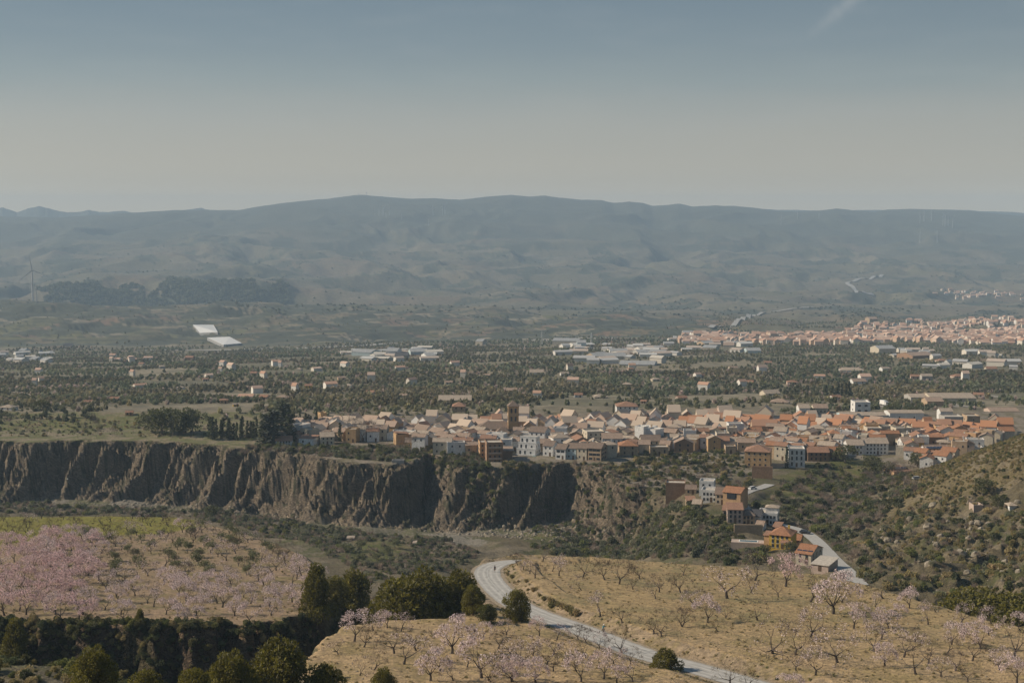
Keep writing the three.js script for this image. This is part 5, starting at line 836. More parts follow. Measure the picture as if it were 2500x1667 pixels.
{ const q = strand(1985, 1378, 40, 26, 11, { label: 'last cream house by the lane with orange roof and solar panels', wall: 'cream', roofing: 'orange', rows: 2, cols: 2, turn: -.55, rise: 1.8, faces: 'flr' });
  for (let k = 0; k < 3; k++) { const p = part('solar_panel', new MB().slab([-.8, .06, 1], [.8, .06, 1], [.8, .42, -1], [-.8, .42, -1], .05).geo(), M.solar, q.rf); p.position.set(-1.8 + k * 1.8, 3.95, 3.3); } }
strand(2022, 1396, 44, 16, 9, { label: 'grey flat shed-roofed outbuilding at the lane end', wall: 'pink', roof: 'shed', roofing: 'terrace', rows: 1, cols: 1, turn: -.55, rise: .6 });
[[1706, 1242, 20, 12, 'cream', 'pale', 'gable', 'small cream annex below the long white house', -.3], [1778, 1262, 20, 16, 'pink', 'terracotta', 'shed', 'small pink annex left of the loggia house', -.2], [1862, 1296, 18, 12, 'white', 'faded', 'gable', 'small white annex below the white villa', -.4], [1903, 1300, 18, 12, 'brown', 'terracotta', 'shed', 'small brown lean-to behind the yellow house', -.4], [1952, 1332, 20, 14, 'ochre', 'orange', 'gable', 'small ochre annex right of the yellow house', -.4], [1968, 1352, 16, 9, 'pink', 'pale', 'flat', 'small flat pink terrace between the yellow house and the last house', -.5], [1690, 1208, 26, 14, 'tan', 'brown', 'gable', 'low tan house between the brown block and the white house', -.2]].forEach(([px, py, w, h, wall, roofing, roof, label, turn]) => strand(px, py, w, h, 6, { label, wall, roofing, roof, turn, rows: 1, cols: 2 }));
strand(1688, 1232, 22, 10, 5, { label: 'small tiled hut on the green slope below the brown block', wall: 'tan', roofing: 'terracotta', roof: 'shed', rows: 1, cols: 1, name: 'hut' });
strand(1862, 1168, 50, 26, 1.2, { label: 'tall brick-brown retaining wall under the large tan house', name: 'retaining_wall', category: 'wall', wall: 'brown', roof: 'flat', faces: '', turn: -.2 });
{ const g = ground(1000, 1133, 560, 900); house({ x: g.x - 6, z: g.z, y: g.y - 1, w: 6, d: 4, h: 2.6, roof: 'flat', wall: 'grey', faces: '', name: 'hut', label: 'small pale concrete tank on the cliff edge beside the gully', category: 'tank' }); }
strand(1012, 1330, 8, 4, 3, { label: 'tiny white hut in the hollow', name: 'hut', wall: 'white', roof: 'shed', roofing: 'pale', faces: '', rise: .4 });
strand(855, 1320, 16, 6, 3, { label: 'small pale hut at the edge of the riverside scrub', name: 'hut', wall: 'grey', roof: 'shed', roofing: 'pale', faces: '', rise: .4 });
strand(2475, 1246, 18, 12, 4, { label: 'small white hut on the right-hand hillside', name: 'hut', wall: 'white', roof: 'hip', roofing: 'pale', faces: '' });
strand(2390, 1248, 24, 10, 5, { label: 'small pink ruined hut on the right-hand hillside', name: 'hut', wall: 'pink', roof: 'flat', faces: '' });
// ---- the dense body of the village
const VILLAGE = [[640, 1086], [700, 1058], [760, 1046], [880, 1046], [1000, 1044], [1200, 1042], [1400, 1040], [1600, 1038], [1760, 1036], [1900, 1038], [2060, 1040], [2200, 1052], [2330, 1062], [2440, 1052], [2490, 1070], [2400, 1105], [2350, 1128], [2290, 1150], [2240, 1150], [2190, 1112], [2060, 1112], [1980, 1120], [1900, 1128], [1820, 1112], [1700, 1096], [1640, 1100], [1560, 1114], [1480, 1116], [1280, 1100], [1190, 1112], [1100, 1116], [1040, 1102], [1000, 1090], [930, 1078], [880, 1080], [800, 1078], [720, 1090]].map(([px, py]) => V(px, py));
const farHouses = [];
{
  const r = mulberry(909), list = [];
  const zs = VILLAGE.map((p) => p[1]), z0 = Math.min(...zs), z1 = Math.max(...zs);
  let row = 0;
  for (let z = z1; z > z0; z -= row % 2 ? 9.0 : 6.9, row++) for (let x = -190; x < 340;) {
    const w = 5 + 5 * r(), d = 5.6 + 2.8 * r(), gap = r() < .12 ? 4.5 : r() < .3 ? 1 : .15, ang = .55 * n2(x / 70, z / 50) + .2 * (r() - .5) + (x > 110 ? -.3 : -.24), cx = x + w / 2, cz = z + 9 * n2(x / 55, z / 140) + 2 * (r() - .5);
    x += w + gap;
    if (!within(VILLAGE, cx, cz) || r() < .02) continue;
    if (HOUSE_SPOTS.some((s) => Math.hypot(s[0] - cx, s[1] - cz) < s[2] * .8 + 3.6)) continue;
    list.push([cx, cz, w, d, ang, r(), r(), r(), r()]);
  }
  list.sort((a, b) => b[1] - a[1]);
  const spots = HOUSE_SPOTS.length;
  list.forEach(([x, z, w, d, ang, a, b, c, e], i) => {
    const px = CX + F * x / -z / .985, right = smooth(1650, 2050, px), q = (a * 7919) % 1, rank = -z;
    let h = 3.6 + 3.9 * b + (c > .9 ? 2 : 0); const cross = e < .36, y = 33 + .4 * fbm(x / 22, z / 22, 2);
    const wall = a < .46 ? 'white' : a < .70 ? 'cream' : a < .76 ? 'pink' : a < .88 ? 'tan' : a < .93 ? 'ochre' : a < .97 ? 'orange' : 'brown';
    const roofing = b < .1 ? 'brown' : q < right * .62 ? (q < right * .34 ? 'orange' : 'terracotta') : c < .16 ? 'terracotta' : c < .6 ? 'faded' : 'pale', roof = c > .84 ? 'flat' : c > .76 ? 'hip' : c < .10 ? 'shed' : 'gable';
    const W = Math.round(w * 2) / 2, Dp = Math.round(d * 2) / 2; h = Math.round(h * 2) / 2;
    if (i >= 246) { farHouses.push([x, y, z, W, h, Dp, ang + (cross ? Math.PI / 2 : 0), wall, roofing]); HOUSE_SPOTS.push([x, z, 6]); return; }
    const side = px < 950 ? 'at the left end' : px < 1190 ? 'left of the church tower' : px < 1330 ? 'around the church tower' : px < 1560 ? 'behind the cliff-edge row' : px < 1800 ? 'above the village gardens' : px < 2050 ? 'among the orange roofs' : 'beside the right-hand hill', depth = rank < 745 ? 'front rows' : rank < 775 ? 'second rows' : rank < 805 ? 'middle rows' : 'back rows';
    const rn = { orange: 'bright orange', terracotta: 'terracotta', faded: 'faded pink-brown', pale: 'pale tan', brown: 'dark brown' }[roofing], rl = roof === 'flat' ? 'flat roof terrace' : `${rn} ${roof === 'hip' ? 'hipped' : roof === 'shed' ? 'lean-to' : 'gable'} roof`;
    const lab = `${wall} house with ${rl} ${side}, ${depth}`;
    house({ x, z, y, w: W, d: Dp, h, turn: ang + (cross ? Math.PI / 2 : 0), wall, roofing, roof, faces: rank < 760 ? (cross ? 'lr' : 'fl') : (cross ? 'r' : 'f'), skip: .22, rows: h > 6 ? 2 : 1, cols: rank < 780 ? Math.max(2, Math.round(W / 4)) : 2, chimney: e > .55 ? (e > .8 ? 'tan' : true) : null, label: lab, group: lab.replace(' house', ' houses'), sideWin: .5 });
  });
}
const simple = () => { const b = new MB(); b.tint = [1, 1, 1]; b.box(-.5, -.3, -.5, .5, .72, .5, false); b.tri([.5, .72, .5], [.5, .72, -.5], [.5, 1, 0]); b.tri([-.5, .72, -.5], [-.5, .72, .5], [-.5, 1, 0]); const w = b.geo(), c = new MB(); c.slab([-.53, .72, .54], [.53, .72, .54], [.53, 1.03, 0], [-.53, 1.03, 0], .03); c.slab([.53, .72, -.54], [-.53, .72, -.54], [-.53, 1.03, 0], [.53, 1.03, 0], .03); return [w, c.geo()]; };
const far2 = simple();
function houseMass(items, name, label) {                     // walls and roofs of houses past the counted ones
  const o = new THREE.Object3D(), c = new THREE.Color(), wallsI = new THREE.InstancedMesh(far2[0], M.massWall ??= std(0xffffff), items.length), roofsI = new THREE.InstancedMesh(far2[1], M.massRoof ??= std(0xffffff), items.length);
  far2[0].deleteAttribute('color');
  items.forEach(([x, y, z, w, h, d, a, wall, roof], i) => { o.position.set(x, y, z); o.rotation.y = a; o.scale.set(w, h / .72, d); o.updateMatrix(); wallsI.setMatrixAt(i, o.matrix); roofsI.setMatrixAt(i, o.matrix); wallsI.setColorAt(i, typeof wall === 'string' ? c.copy(WALLS[wall].color).multiplyScalar(.84) : c.setRGB(...wall)); roofsI.setColorAt(i, typeof roof === 'string' ? c.copy(ROOFS[roof].color).multiplyScalar(.66 + .2 * ((i * .618) % 1)) : c.setRGB(...roof)); });
  const g = new THREE.Group(); g.name = name; wallsI.name = 'wall'; roofsI.name = 'roof'; g.add(wallsI, roofsI); tag(g, label, 'houses', null, 'stuff');
}
{ // the distant town, the hamlet behind it and houses strewn through the groves
  const r = mulberry(313), town = [...farHouses];
  const fill = (poly, n, sx, from, to, tints) => { for (const [x, z, q] of scatter(field(poly, from, to), n, 500 + n)) { const w = sx * (.7 + .8 * r()), d = sx * (.6 + .5 * r()), h = 5 + 5 * r(); town.push([x, land(x, z), z, w, h, d, r() * .5 - .25 + (r() < .3 ? 1.57 : 0), pick([[.62, .56, .48], [.66, .63, .6], [.55, .43, .34], [.5, .36, .26]]), pick(tints)]); CLEAR.push([x, z, sx * .8]); } };
  const red = [[.50, .34, .26], [.47, .30, .22], [.55, .40, .31], [.44, .27, .19]], tin = [[.46, .455, .44], [.38, .375, .37], [.5, .46, .40], [.44, .36, .30]];
  for (const [poly, n, s] of [[[[820, 862], [1070, 852], [1080, 878], [960, 886], [840, 878]], 26, 16], [[[1330, 850], [1640, 842], [1660, 880], [1560, 898], [1420, 890]], 46, 16], [[[-20, 866], [130, 862], [150, 888], [0, 892]], 16, 12], [[[270, 872], [370, 880], [360, 888], [270, 884]], 10, 9], [[[1640, 830], [1810, 822], [1830, 862], [1680, 862]], 24, 13], [[[2080, 850], [2480, 862], [2480, 905], [2250, 900]], 26, 12], [[[60, 900], [800, 890], [1700, 890], [2300, 900], [2480, 960], [1500, 985], [700, 975], [60, 985]], 34, 7]]) for (const [x, z] of scatter(field(poly, 900, 5000), n, 900 + n)) { const w = s * (.6 + 1.1 * r()); town.push([x, land(x, z), z, w, 3 + 3.5 * r(), w * (.5 + .4 * r()), r() * 1.6 - .8, pick([[.66, .63, .58], [.6, .55, .48], [.55, .53, .5]]), pick(s > 10 ? tin : red)]); CLEAR.push([x, z + 4, w * .8 + 3]); }
  fill([[1990, 832], [2080, 806], [2140, 793], [2300, 790], [2600, 790], [2600, 856], [2400, 850], [2280, 838], [2180, 840], [2060, 843]], 950, 12, 2400, 5200, red);
  fill([[1640, 838], [1760, 822], [1900, 820], [1990, 815], [2060, 812], [2060, 843], [1900, 842], [1740, 842]], 210, 12, 2400, 4600, red);
  fill([[2260, 716], [2340, 710], [2500, 722], [2500, 732], [2300, 726]], 90, 14, 4500, 9000, red);
  fill([[1660, 828], [1720, 818], [1800, 820], [1760, 832]], 40, 14, 2600, 4600, red);
  houseMass(town, 'distant_houses', 'distant red-roofed town on the valley floor and the rearmost village roofs');
  const farm = [[20, 1000, 34, 9, 'white', 'pale'], [620, 917, 16, 9, 'pink', 'terracotta'], [753, 947, 18, 8, 'yellow', 'terracotta'], [546, 985, 20, 12, 'orange', 'terracotta'], [575, 992, 14, 7, 'yellow', 'pale'], [645, 974, 22, 8, 'pink', 'terracotta'], [690, 976, 26, 10, 'cream', 'faded'], [280, 978, 22, 7, 'white', 'terracotta'], [315, 1013, 18, 9, 'orange', 'terracotta'], [395, 900, 14, 8, 'grey', 'pale'], [345, 893, 14, 7, 'cream', 'terracotta'], [463, 880, 20, 10, 'brown', 'terracotta'], [165, 845, 22, 6, 'grey', 'slate'], [1095, 938, 18, 7, 'cream', 'faded'], [833, 927, 18, 7, 'tan', 'faded'], [850, 945, 22, 6, 'white', 'pale'], [1250, 958, 26, 8, 'cream', 'faded'], [1412, 970, 20, 9, 'white', 'terracotta'], [1465, 972, 34, 6, 'cream', 'pale'], [1664, 978, 24, 10, 'pink', 'terracotta'], [1572, 985, 14, 8, 'pink', 'terracotta'], [1532, 945, 22, 10, 'tan', 'pale'], [1310, 914, 34, 8, 'white', 'pale'], [1378, 916, 20, 6, 'white', 'pale'], [1540, 905, 16, 7, 'pink', 'terracotta'], [1830, 938, 20, 8, 'orange', 'terracotta'], [1875, 890, 18, 7, 'pink', 'terracotta'], [1935, 938, 26, 8, 'pink', 'terracotta'], [2095, 936, 34, 8, 'white', 'faded'], [1880, 965, 40, 8, 'cream', 'pale'], [1905, 985, 44, 7, 'cream', 'faded'], [2235, 925, 22, 9, 'pink', 'terracotta'], [2262, 928, 26, 14, 'grey', 'pale'], [2340, 922, 30, 6, 'pink', 'terracotta'], [2160, 905, 20, 8, 'white', 'pale'], [2390, 968, 24, 7, 'cream', 'terracotta'], [2080, 908, 60, 7, 'white', 'pale'], [1710, 922, 18, 7, 'tan', 'terracotta'], [1790, 902, 20, 6, 'cream', 'faded'], [1600, 930, 20, 6, 'cream', 'pale'], [905, 962, 20, 7, 'pink', 'terracotta'], [985, 970, 18, 7, 'cream', 'faded'], [440, 950, 18, 6, 'white', 'pale'], [215, 985, 20, 6, 'pink', 'terracotta'], [500, 930, 14, 6, 'cream', 'terracotta'], [730, 905, 14, 6, 'cream', 'pale'], [1190, 920, 16, 6, 'white', 'faded'], [2420, 905, 26, 7, 'cream', 'terracotta'], [2300, 885, 26, 7, 'pink', 'terracotta'], [2040, 975, 24, 8, 'white', 'terracotta']];
  farm.forEach(([px, py, w, h, wall, roofing], i) => { const g = ground(px, py, 880, 4300), m = mpp(g.z); CLEAR.push([g.x, g.z + 8, w * m * .9 + 6]); const col = px < 500 ? 'far left' : px < 1000 ? 'left' : px < 1500 ? 'middle' : px < 2000 ? 'right' : 'far right', lab = `${wall} farmhouse with ${({ terracotta: 'red', pale: 'pale', faded: 'pinkish', slate: 'dark' })[roofing]} roof in the ${py < 915 ? 'distant' : py < 950 ? 'middle' : 'nearer'} olive groves, ${col}`;
    house({ x: g.x, z: g.z, y: g.y, w: w * m, d: Math.min(12, w * m * .8), h: h * m * .8, wall, roofing, roof: i % 3 ? 'gable' : 'hip', name: 'farmhouse', rows: 1, cols: 2, faces: g.D < 1500 ? 'f' : '', turn: (i % 5 - 2) * .15, label: lab, group: lab.replace('farmhouse', 'farmhouses') }); });
  // factories and sheds along the motorway
  const plant2 = [[892, 868, 74, 11, 'aqua', 'pale', 'long pale-blue factory shed, leftmost of the factory group'], [960, 870, 40, 16, 'white', 'pale', 'white tall factory block in the factory group'], [980, 876, 44, 10, 'grey', 'slate', 'grey factory hall with dark roof in the factory group'], [1020, 866, 60, 10, 'aqua', 'pale', 'pale-blue factory hall with many roof ridges'], [1045, 873, 34, 6, 'white', 'pale', 'low white shed at the right of the factory group'], [1175, 842, 26, 11, 'cream', 'pale', 'cream cubic warehouse beside the motorway'], [1385, 842, 90, 13, 'cream', 'pale', 'long cream warehouse with white roof beside the motorway'], [1420, 848, 30, 14, 'aqua', 'pale', 'blue-grey block beside the long cream warehouse'], [1490, 877, 100, 10, 'cream', 'pale', 'long cream warehouse in the middle industrial estate'], [1455, 880, 40, 13, 'tan', 'pale', 'tan end block of the long cream warehouse'], [1610, 868, 56, 9, 'white', 'pale', 'white-roofed hall at the right of the industrial estate'], [1560, 892, 120, 5, 'white', 'pale', 'very long low white shed in front of the industrial estate'], [1510, 862, 60, 6, 'white', 'pale', 'white-roofed shed at the back of the industrial estate'], [1570, 864, 50, 6, 'grey', 'pale', 'grey shed at the back of the industrial estate'], [1725, 844, 40, 8, 'tan', 'pale', 'long tan building before the distant town'], [1738, 855, 46, 8, 'cream', 'pale', 'cream school-like building before the distant town'], [1782, 850, 36, 9, 'cream', 'faded', 'cream building beside the school-like building'], [1840, 862, 48, 8, 'aqua', 'pale', 'blue-grey hall in the groves before the distant town'], [2160, 862, 62, 14, 'cream', 'pale', 'large cream sports hall with sawtooth roof before the town'], [2240, 874, 90, 9, 'brown', 'faded', 'long brown-roofed barn right of the sports hall'], [85, 880, 28, 5, 'white', 'pale', 'low white shed among parked vehicles at the far left'], [55, 862, 22, 8, 'white', 'pale', 'small white building at the far left below the terraces'], [1680, 818, 34, 8, 'cream', 'pale', 'pale villa-like building at the left end of the distant town'], [2130, 790, 30, 14, 'tan', 'faded', 'tan church-like building behind the distant town']];
  plant2.forEach(([px, py, w, h, wall, roofing, l], i) => { const g = ground(px, py, 1500, 5500), m = mpp(g.z); CLEAR.push([g.x, g.z + 14, w * m * .62 + 8]); house({ x: g.x, z: g.z - 8, y: g.y, w: w * m * .72, d: Math.min(40, 18 + w * m * .3), h: h * m * .85, rise: 2.5 + h * m * .14, wall, roofing: roofing === 'pale' ? 'sheet' : roofing, roof: 'gable', name: 'factory', category: 'building', faces: '', turn: (i % 5 - 2) * .2, label: l }); });
  // plastic-covered growing sheds on the terraced hill
  [[[470, 797], [520, 797], [531, 815], [487, 817], 'square white greenhouse on the terraced hill'], [[505, 829], [560, 827], [590, 843], [545, 847], 'longer white greenhouse below the square one']].forEach(([a, b, c, d, l]) => { const P = [a, b, c, d].map(([px, py]) => { const g = ground(px, py, 2600, 4800); return [g.x, g.y + 5, g.z]; }), t = base('greenhouse', 0, 0, 0), bb = new MB(); bb.slab(P[3], P[2], P[1], P[0], .4); part('cover', bb.geo(), M.white, t); const w = new MB(); for (let i = 0; i < 4; i++) { const p = P[i], q = P[(i + 1) % 4]; w.quad([p[0], p[1] - 7, p[2]], [q[0], q[1] - 7, q[2]], [q[0], q[1] - .4, q[2]], [p[0], p[1] - .4, p[2]]); } part('side_sheet', w.geo(), M.grey, t); tag(t, l, 'greenhouse'); });
}
// ------------------------------------------------------------------ wind turbines and masts
function turbine(px, hubPy, basePy, D, spin, label, group) {
  const gq = ground(px, basePy, 3000, 11600); D = gq.D; const x = gq.x, y = gq.y - 2, q = pixelRay(px, hubPy), hub = EYE + q.y / -q.z * D - y, t = base('wind_turbine', x, y, -D, .35);
  const s = hub / 70; const b = new MB(); b.tube([0, 0, 0], [0, hub, 0], 2.1 * s, 1.3 * s, 8); part('tower', b.geo(), M.turbine, t); part('nacelle', new MB().box(-1.6 * s, hub - 1.4 * s, -3.5 * s, 1.6 * s, hub + 1.6 * s, 3.5 * s).geo(), M.turbine, t);
  for (let k = 0; k < 3; k++) { const m = part('blade', cached('blade' + s.toFixed(2), () => { const e = new MB(), z = .35 * s; e.slab([-1.2 * s, 0, z], [1.2 * s, 0, z], [.25 * s, 36 * s, z], [-.25 * s, 36 * s, z], .01); e.quad([-1.2 * s, 0, -z], [-.25 * s, 36 * s, 0], [.25 * s, 36 * s, 0], [1.2 * s, 0, -z]); e.quad([-1.2 * s, 0, z], [-.25 * s, 36 * s, 0], [-.25 * s, 36 * s, 0], [-1.2 * s, 0, -z]); return e.geo(); }), M.turbine, t); m.position.set(0, hub, 4 * s); m.rotation.z = spin + k * 2.0944; }
  tag(t, label, 'wind turbine', group);
}
turbine(79, 660, 735, 4120, .15, 'large wind turbine on the dark brow at the far left', null);
turbine(88, 700, 738, 4350, 1.0, 'smaller wind turbine just right of the large one at far left', null);
[[2247, 567, 592], [2289, 565, 592]].forEach(([x, h, b], i) => turbine(x, h, b, 8800, i * .8, i ? 'right one of the two nearer turbines on the right-hand hills' : 'left one of the two nearer turbines on the right-hand hills', null));
[[2247, 522, 545], [2257, 515, 540], [2275, 516, 540], [2303, 528, 550], [2308, 525, 552], [2316, 530, 550], [2327, 533, 556], [1948, 515, 535], [1908, 528, 548], [2000, 520, 535]].forEach(([x, h, b], i) => turbine(x, h, b, 10600, i * 1.3, i < 7 ? 'tiny pale turbine in the cluster on the right-hand ridge' : 'tiny pale turbine alone on the ridge right of centre', i < 7 ? 'turbine cluster on the right-hand ridge' : 'lone turbines right of centre'));
[[915, 510, 528], [925, 506, 526], [935, 508, 526], [942, 512, 530], [950, 506, 526], [1057, 505, 525], [1080, 504, 526], [1086, 500, 524], [1046, 535, 550], [980, 520, 535]].forEach(([x, h, b], i) => turbine(x, h, b, 10700, i * 1.7, i < 5 ? 'tiny pale turbine in the left cluster on the central ridge' : 'tiny pale turbine in the right cluster on the central ridge', i < 5 ? 'left turbine cluster on the central ridge' : 'right turbine cluster on the central ridge'));
[[876, 470, 482, 'left radio mast on the highest ridge top'], [895, 468, 480, 'right radio mast on the highest ridge top']].forEach(([px, t, b, l]) => { const D = 11450, q = pixelRay(px, b), x = q.x / -q.z * D, y = land(x, -D) - 5, w = pixelRay(px, t), h = EYE + w.y / -w.z * D - y, m = base('radio_mast', x, y, -D), g = new MB(); g.tube([0, 0, 0], [0, h, 0], 3, 1.2, 6); part('pole', g.geo(), M.grey, m); const c = new MB(); c.box(-4, h * .7, -4, 4, h * .8, 4); part('antenna', c.geo(), M.grey, m); tag(m, l, 'mast'); });
[[1323, 808, 843, 'lattice mast left of the long cream warehouse'], [1444, 812, 845, 'lattice mast right of the long cream warehouse']].forEach(([px, t, b, l]) => { const g0 = ground(px, b, 1500, 5000), h = (b - t) * mpp(g0.z), m = base('lattice_mast', g0.x, g0.y, g0.z), g = new MB(); for (const [a, c] of [[-1, -1], [1, -1], [1, 1], [-1, 1]]) g.tube([a * 1.8, 0, c * 1.8], [a * .3, h, c * .3], .28, .2, 4); for (let k = 1; k < 7; k++) { const u = k / 7, q = 1.8 - 1.5 * u; g.box(-q, h * u, -q, q, h * u + .25, q); } part('lattice', g.geo(), M.metal, m); const e = new MB(); e.box(-5, h * .86, -.2, 5, h * .88, .2); e.box(-3.6, h * .72, -.2, 3.6, h * .74, .2); part('crossarm', e.geo(), M.metal, m); tag(m, l, 'mast'); });
// ------------------------------------------------------------------ cars, lorry, cyclists
function car(x, z, turn, paint, label, y) {
  const t = base('parked_car', x, y ?? land(x, z) + .28, z, turn), b = new MB(); b.box(-2.05, .35, -.86, 2.05, .85, .86); part('body', b.geo(), paint, t);
  const c = new MB(), A = [-1.35, .85, .8], f = (x0, x1, y0, y1, s0, s1) => { c.quad([x0, y0, s0], [x1, y0, s0], [x1 - .35, y1, s1], [x0 + .35, y1, s1]); c.quad([x1, y0, -s0], [x0, y0, -s0], [x0 + .35, y1, -s1], [x1 - .35, y1, -s1]); c.quad([x0, y0, -s0], [x0, y0, s0], [x0 + .35, y1, s1], [x0 + .35, y1, -s1]); c.quad([x1, y0, s0], [x1, y0, -s0], [x1 - .35, y1, -s1], [x1 - .35, y1, s1]); }; f(-1.75, 1.15, .85, 1.4, .8, .64); part('windscreen', c.geo(), M.window, t); part('roof', new MB().box(-1.4, 1.4, -.64, .8, 1.46, .64).geo(), paint, t);
  for (const wx of [-1.3, 1.3]) for (const wz of [-.8, .8]) { const w = part('wheel', cached('wheel', () => new THREE.CylinderGeometry(.33, .33, .2, 12).rotateX(Math.PI / 2)), M.rail, t); w.position.set(wx, .33, wz); }
  tag(t, label, 'car');
}
const paint = (r, g, b) => new THREE.MeshStandardMaterial({ color: rgb(r, g, b), roughness: .35, metalness: .1 });
{ const L = (px, py) => ground(px, py, 380, 800), a = L(1838, 1196), b = L(1966, 1304), c = L(1820, 1204), d = L(2165, 1160), e = L(2240, 1172); car(a.x, a.z, .6, paint(.7, .7, .7), 'white car parked on the lane below the retaining wall'); car(b.x, b.z, -.5, paint(.02, .02, .025), 'black car parked on the lane beside the yellow house'); car(c.x - 2, c.z - 1, .5, paint(.12, .14, .18), 'dark blue car parked behind the white car on the lane'); car(d.x, d.z, .2, paint(.68, .68, .68), 'white car parked beside the tin-roofed gully shed'); car(e.x, e.z, .1, paint(.5, .5, .5), 'silver car parked under the leafless gully trees'); }
{ const g = ground(2160, 990, 800, 1500), t = base('parked_lorry', g.x, g.y, g.z, .3); part('cab', new MB().box(-1.2, .6, 2.2, 1.2, 3, 4).geo(), paint(.6, .6, .6), t); part('cargo_box', new MB().box(-1.25, .9, -4, 1.25, 3.6, 2).geo(), M.white, t); part('windscreen', new MB().box(-1.05, 1.9, 4, 1.05, 2.7, 4.04).geo(), M.window, t); for (const z of [-3, -1.8, 3]) for (const x of [-1.1, 1.1]) { const w = part('wheel', cached('lw', () => new THREE.CylinderGeometry(.5, .5, .3, 12).rotateZ(Math.PI / 2)), M.rail, t); w.position.set(x, .5, z); } CLEAR.push([g.x, g.z, 12]); tag(t, 'white lorry parked among the workshops at the back right', 'lorry'); }
function bicycle() { // lies along x, front towards +x
  const parts = {}, wheel = (x) => { const g = mergeGeometries([new THREE.TorusGeometry(.33, .022, 6, 22).toNonIndexed(), ...[0, 1, 2, 3].map((k) => new THREE.BoxGeometry(.64, .008, .008).rotateZ(k * Math.PI / 4).toNonIndexed())]); g.translate(x, .35, 0); return g; };
  parts.rear = wheel(-.5); parts.front = wheel(.52);
  const f = new MB(); for (const [a, b] of [[[-.5, .35, 0], [-.05, .3, 0]], [[-.05, .3, 0], [-.18, .86, 0]], [[-.05, .3, 0], [.38, .78, 0]], [[-.17, .82, 0], [.36, .86, 0]], [[-.5, .35, 0], [-.16, .8, 0]], [[.52, .35, 0], [.37, .95, 0]]]) f.tube(a, b, .024, .022, 6); parts.frame = f.geo();
  const h = new MB(); h.tube([.37, .95, -.2], [.37, .95, .2], .018, .018, 6); h.tube([.37, .95, -.2], [.52, .9, -.2], .016, .016, 6); h.tube([.37, .95, .2], [.52, .9, .2], .016, .016, 6); parts.handlebar = h.geo();
  const s = new MB(); s.box(-.3, .88, -.06, -.04, .93, .06); parts.saddle = s.geo(); const c = new MB(); c.tube([-.05, .3, .09], [.05, .17, .09], .018, .016, 5); c.tube([-.05, .3, -.09], [-.15, .43, -.09], .018, .016, 5); c.box(-.02, .15, .07, .12, .18, .17); c.box(-.22, .42, -.17, -.08, .45, -.07); parts.pedal = c.geo();
  return parts;
}
function riderGeo() { // one continuous surface over a bent, seated skeleton
  const J = { hip: [-.17, .98, 0], chest: [.12, 1.32, 0], neck: [.22, 1.46, 0], head: [.29, 1.6, 0] }, B = [[J.hip, J.chest, .15, .16], [J.chest, J.neck, .12, .065], [J.neck, J.head, .06, .085], [J.head, [.31, 1.62, 0], .1, .09]];
  for (const s of [-1, 1]) { const foot = s > 0 ? [.04, .2, .11] : [-.14, .46, -.11], knee = s > 0 ? [.2, .62, .11] : [.18, .78, -.11]; B.push([[-.14, .95, s * .09], knee, .095, .065], [knee, foot, .062, .042], [foot, [foot[0] + .16, foot[1] - .03, foot[2]], .045, .035], [[.13, 1.38, s * .17], [.3, 1.16, s * .24], .055, .045], [[.3, 1.16, s * .24], [.47, .97, s * .2], .043, .034], [[.47, .97, s * .2], [.53, .93, s * .2], .036, .03], [J.chest, [.13, 1.38, s * .17], .12, .07]); for (let k = 0; k < 4; k++) B.push([[.52, .95 - .008 * k, s * (.17 + .02 * k)], [.57, .90 - .008 * k, s * (.17 + .02 * k)], .013, .011]); B.push([[.49, .95, s * .16], [.53, .91, s * .15], .013, .011]); }
  const S = 1.05, mc = new MarchingCubes(72, std(0xffffff), false, false, 60000), n = mc.size; mc.isolation = 0;
  const c0 = [.15, .88, 0], P = [0, 0, 0];
  for (let k = 0; k < n; k++) for (let j = 0; j < n; j++) for (let i = 0; i < n; i++) {
    const p = [((i - n / 2) / (n / 2)) * S + c0[0], ((j - n / 2) / (n / 2)) * S + c0[1], ((k - n / 2) / (n / 2)) * S]; let d = 9;
    for (const [a, b, r0, r1] of B) { const ab = [b[0] - a[0], b[1] - a[1], b[2] - a[2]], t = clamp(((p[0] - a[0]) * ab[0] + (p[1] - a[1]) * ab[1] + (p[2] - a[2]) * ab[2]) / (ab[0] ** 2 + ab[1] ** 2 + ab[2] ** 2), 0, 1), e = Math.hypot(p[0] - a[0] - t * ab[0], p[1] - a[1] - t * ab[1], p[2] - a[2] - t * ab[2]) - lerp(r0, r1, t), h = clamp(.5 + .5 * (d - e) / .035, 0, 1); d = lerp(d, e, h) - .035 * h * (1 - h); }
    mc.field[i + j * n + k * n * n] = -d;
  }
  mc.update(); const cnt = mc.count, pos = new Float32Array(mc.positionArray.slice(0, cnt * 3)), g = new THREE.BufferGeometry();
  for (let i = 0; i < cnt; i++) { pos[i * 3] = pos[i * 3] * S + c0[0]; pos[i * 3 + 1] = pos[i * 3 + 1] * S + c0[1]; pos[i * 3 + 2] *= S; }
  g.setAttribute('position', new THREE.BufferAttribute(pos, 3)); g.computeVertexNormals(); return g;
}
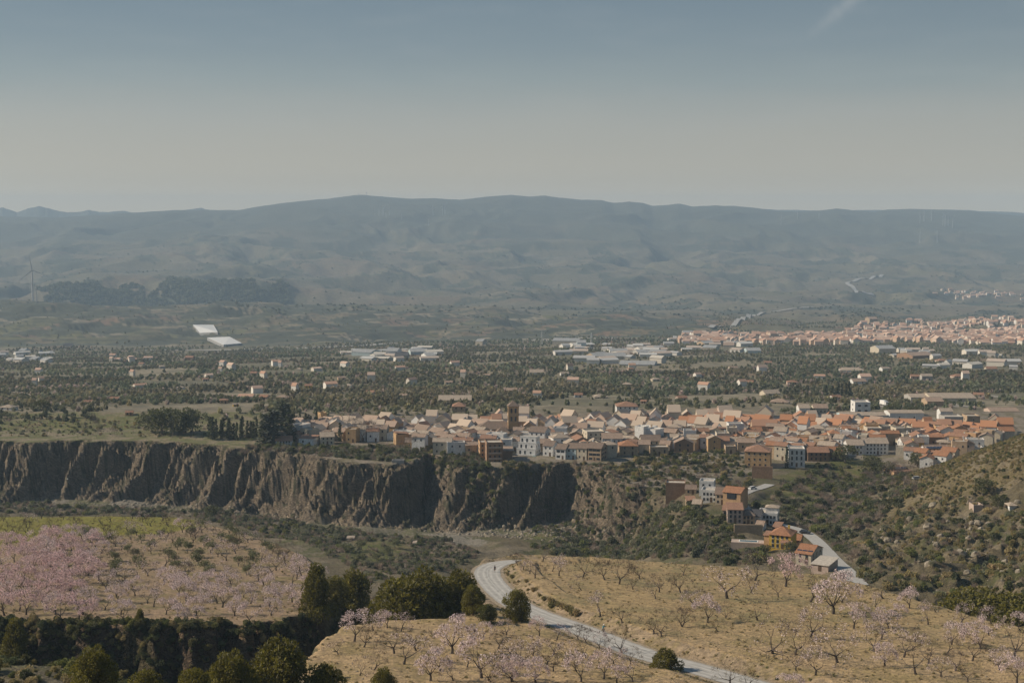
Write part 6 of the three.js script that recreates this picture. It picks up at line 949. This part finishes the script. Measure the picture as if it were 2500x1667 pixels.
{
  const body = riderGeo(), bike = bicycle();
  const dress = (jersey) => { const g = body.clone(), p = g.attributes.position, c = new Float32Array(p.count * 3); for (let i = 0; i < p.count; i++) { const x = p.getX(i), y = p.getY(i), z = Math.abs(p.getZ(i)); const skin = [.42, .26, .18], k = y > 1.47 ? skin : y > .92 && x < .36 && !(x > .24 && y < 1.12) ? jersey : y > .92 ? skin : y > .58 ? [.02, .02, .022] : y > .3 ? skin : [.5, .5, .5]; c.set(k, i * 3); } g.setAttribute('color', new THREE.BufferAttribute(c, 3)); return g; };
  const riders = [[1208, 1398, [.05, .05, .06], 'cyclist in dark clothes riding round the road bend', 'dark racing bicycle under the cyclist at the road bend'], [1474, 1548, [.10, .28, .32], 'cyclist in a teal jersey riding down the straight road', 'racing bicycle under the teal-clad cyclist']];
  riders.forEach(([px, py, col, l, lb], i) => {
    const q = onPlane(px, py, 116.3, -.127); let bi = 0, bd = 1e9; ROAD.forEach((p, k) => { const d = (p.x - q[0]) ** 2 + (p.z - q[1]) ** 2; if (d < bd) { bd = d; bi = k; } });
    const a = ROAD[bi], b = ROAD[bi + 2], turn = Math.atan2(-(b.z - a.z), b.x - a.x), y = SHOULDER_H(-q[1]) - 1.18, pitch = Math.atan((SHOULDER_H(-b.z) - SHOULDER_H(-a.z)) / Math.hypot(b.x - a.x, b.z - a.z));
    const bk = base('bicycle', q[0], y, q[1]); bk.rotation.set(0, turn, pitch, 'YXZ'); for (const [n, g] of [['wheel', bike.rear], ['wheel', bike.front], ['frame', bike.frame], ['handlebar', bike.handlebar], ['saddle', bike.saddle], ['pedals', bike.pedal]]) part(n, g, M.rail, bk); tag(bk, lb, 'bicycle');
    const ps = base('person', q[0], y, q[1]); ps.rotation.set(0, turn, pitch, 'YXZ'); part('figure', dress(col), std(0xffffff, { vertexColors: true, roughness: .8 }), ps);
    const hg = new THREE.SphereGeometry(.128, 16, 8, 0, 6.3, 0, 1.75).toNonIndexed(); hg.scale(1.2, .85, .95); hg.translate(.29, 1.645, 0); part('helmet', hg, i ? M.white : M.rail, ps); tag(ps, l, 'person');
  });
}
thickets();
groves();
scene.traverse((o) => { if (o.isMesh) o.castShadow = o.receiveShadow = true; });
renderer.render(scene, camera);
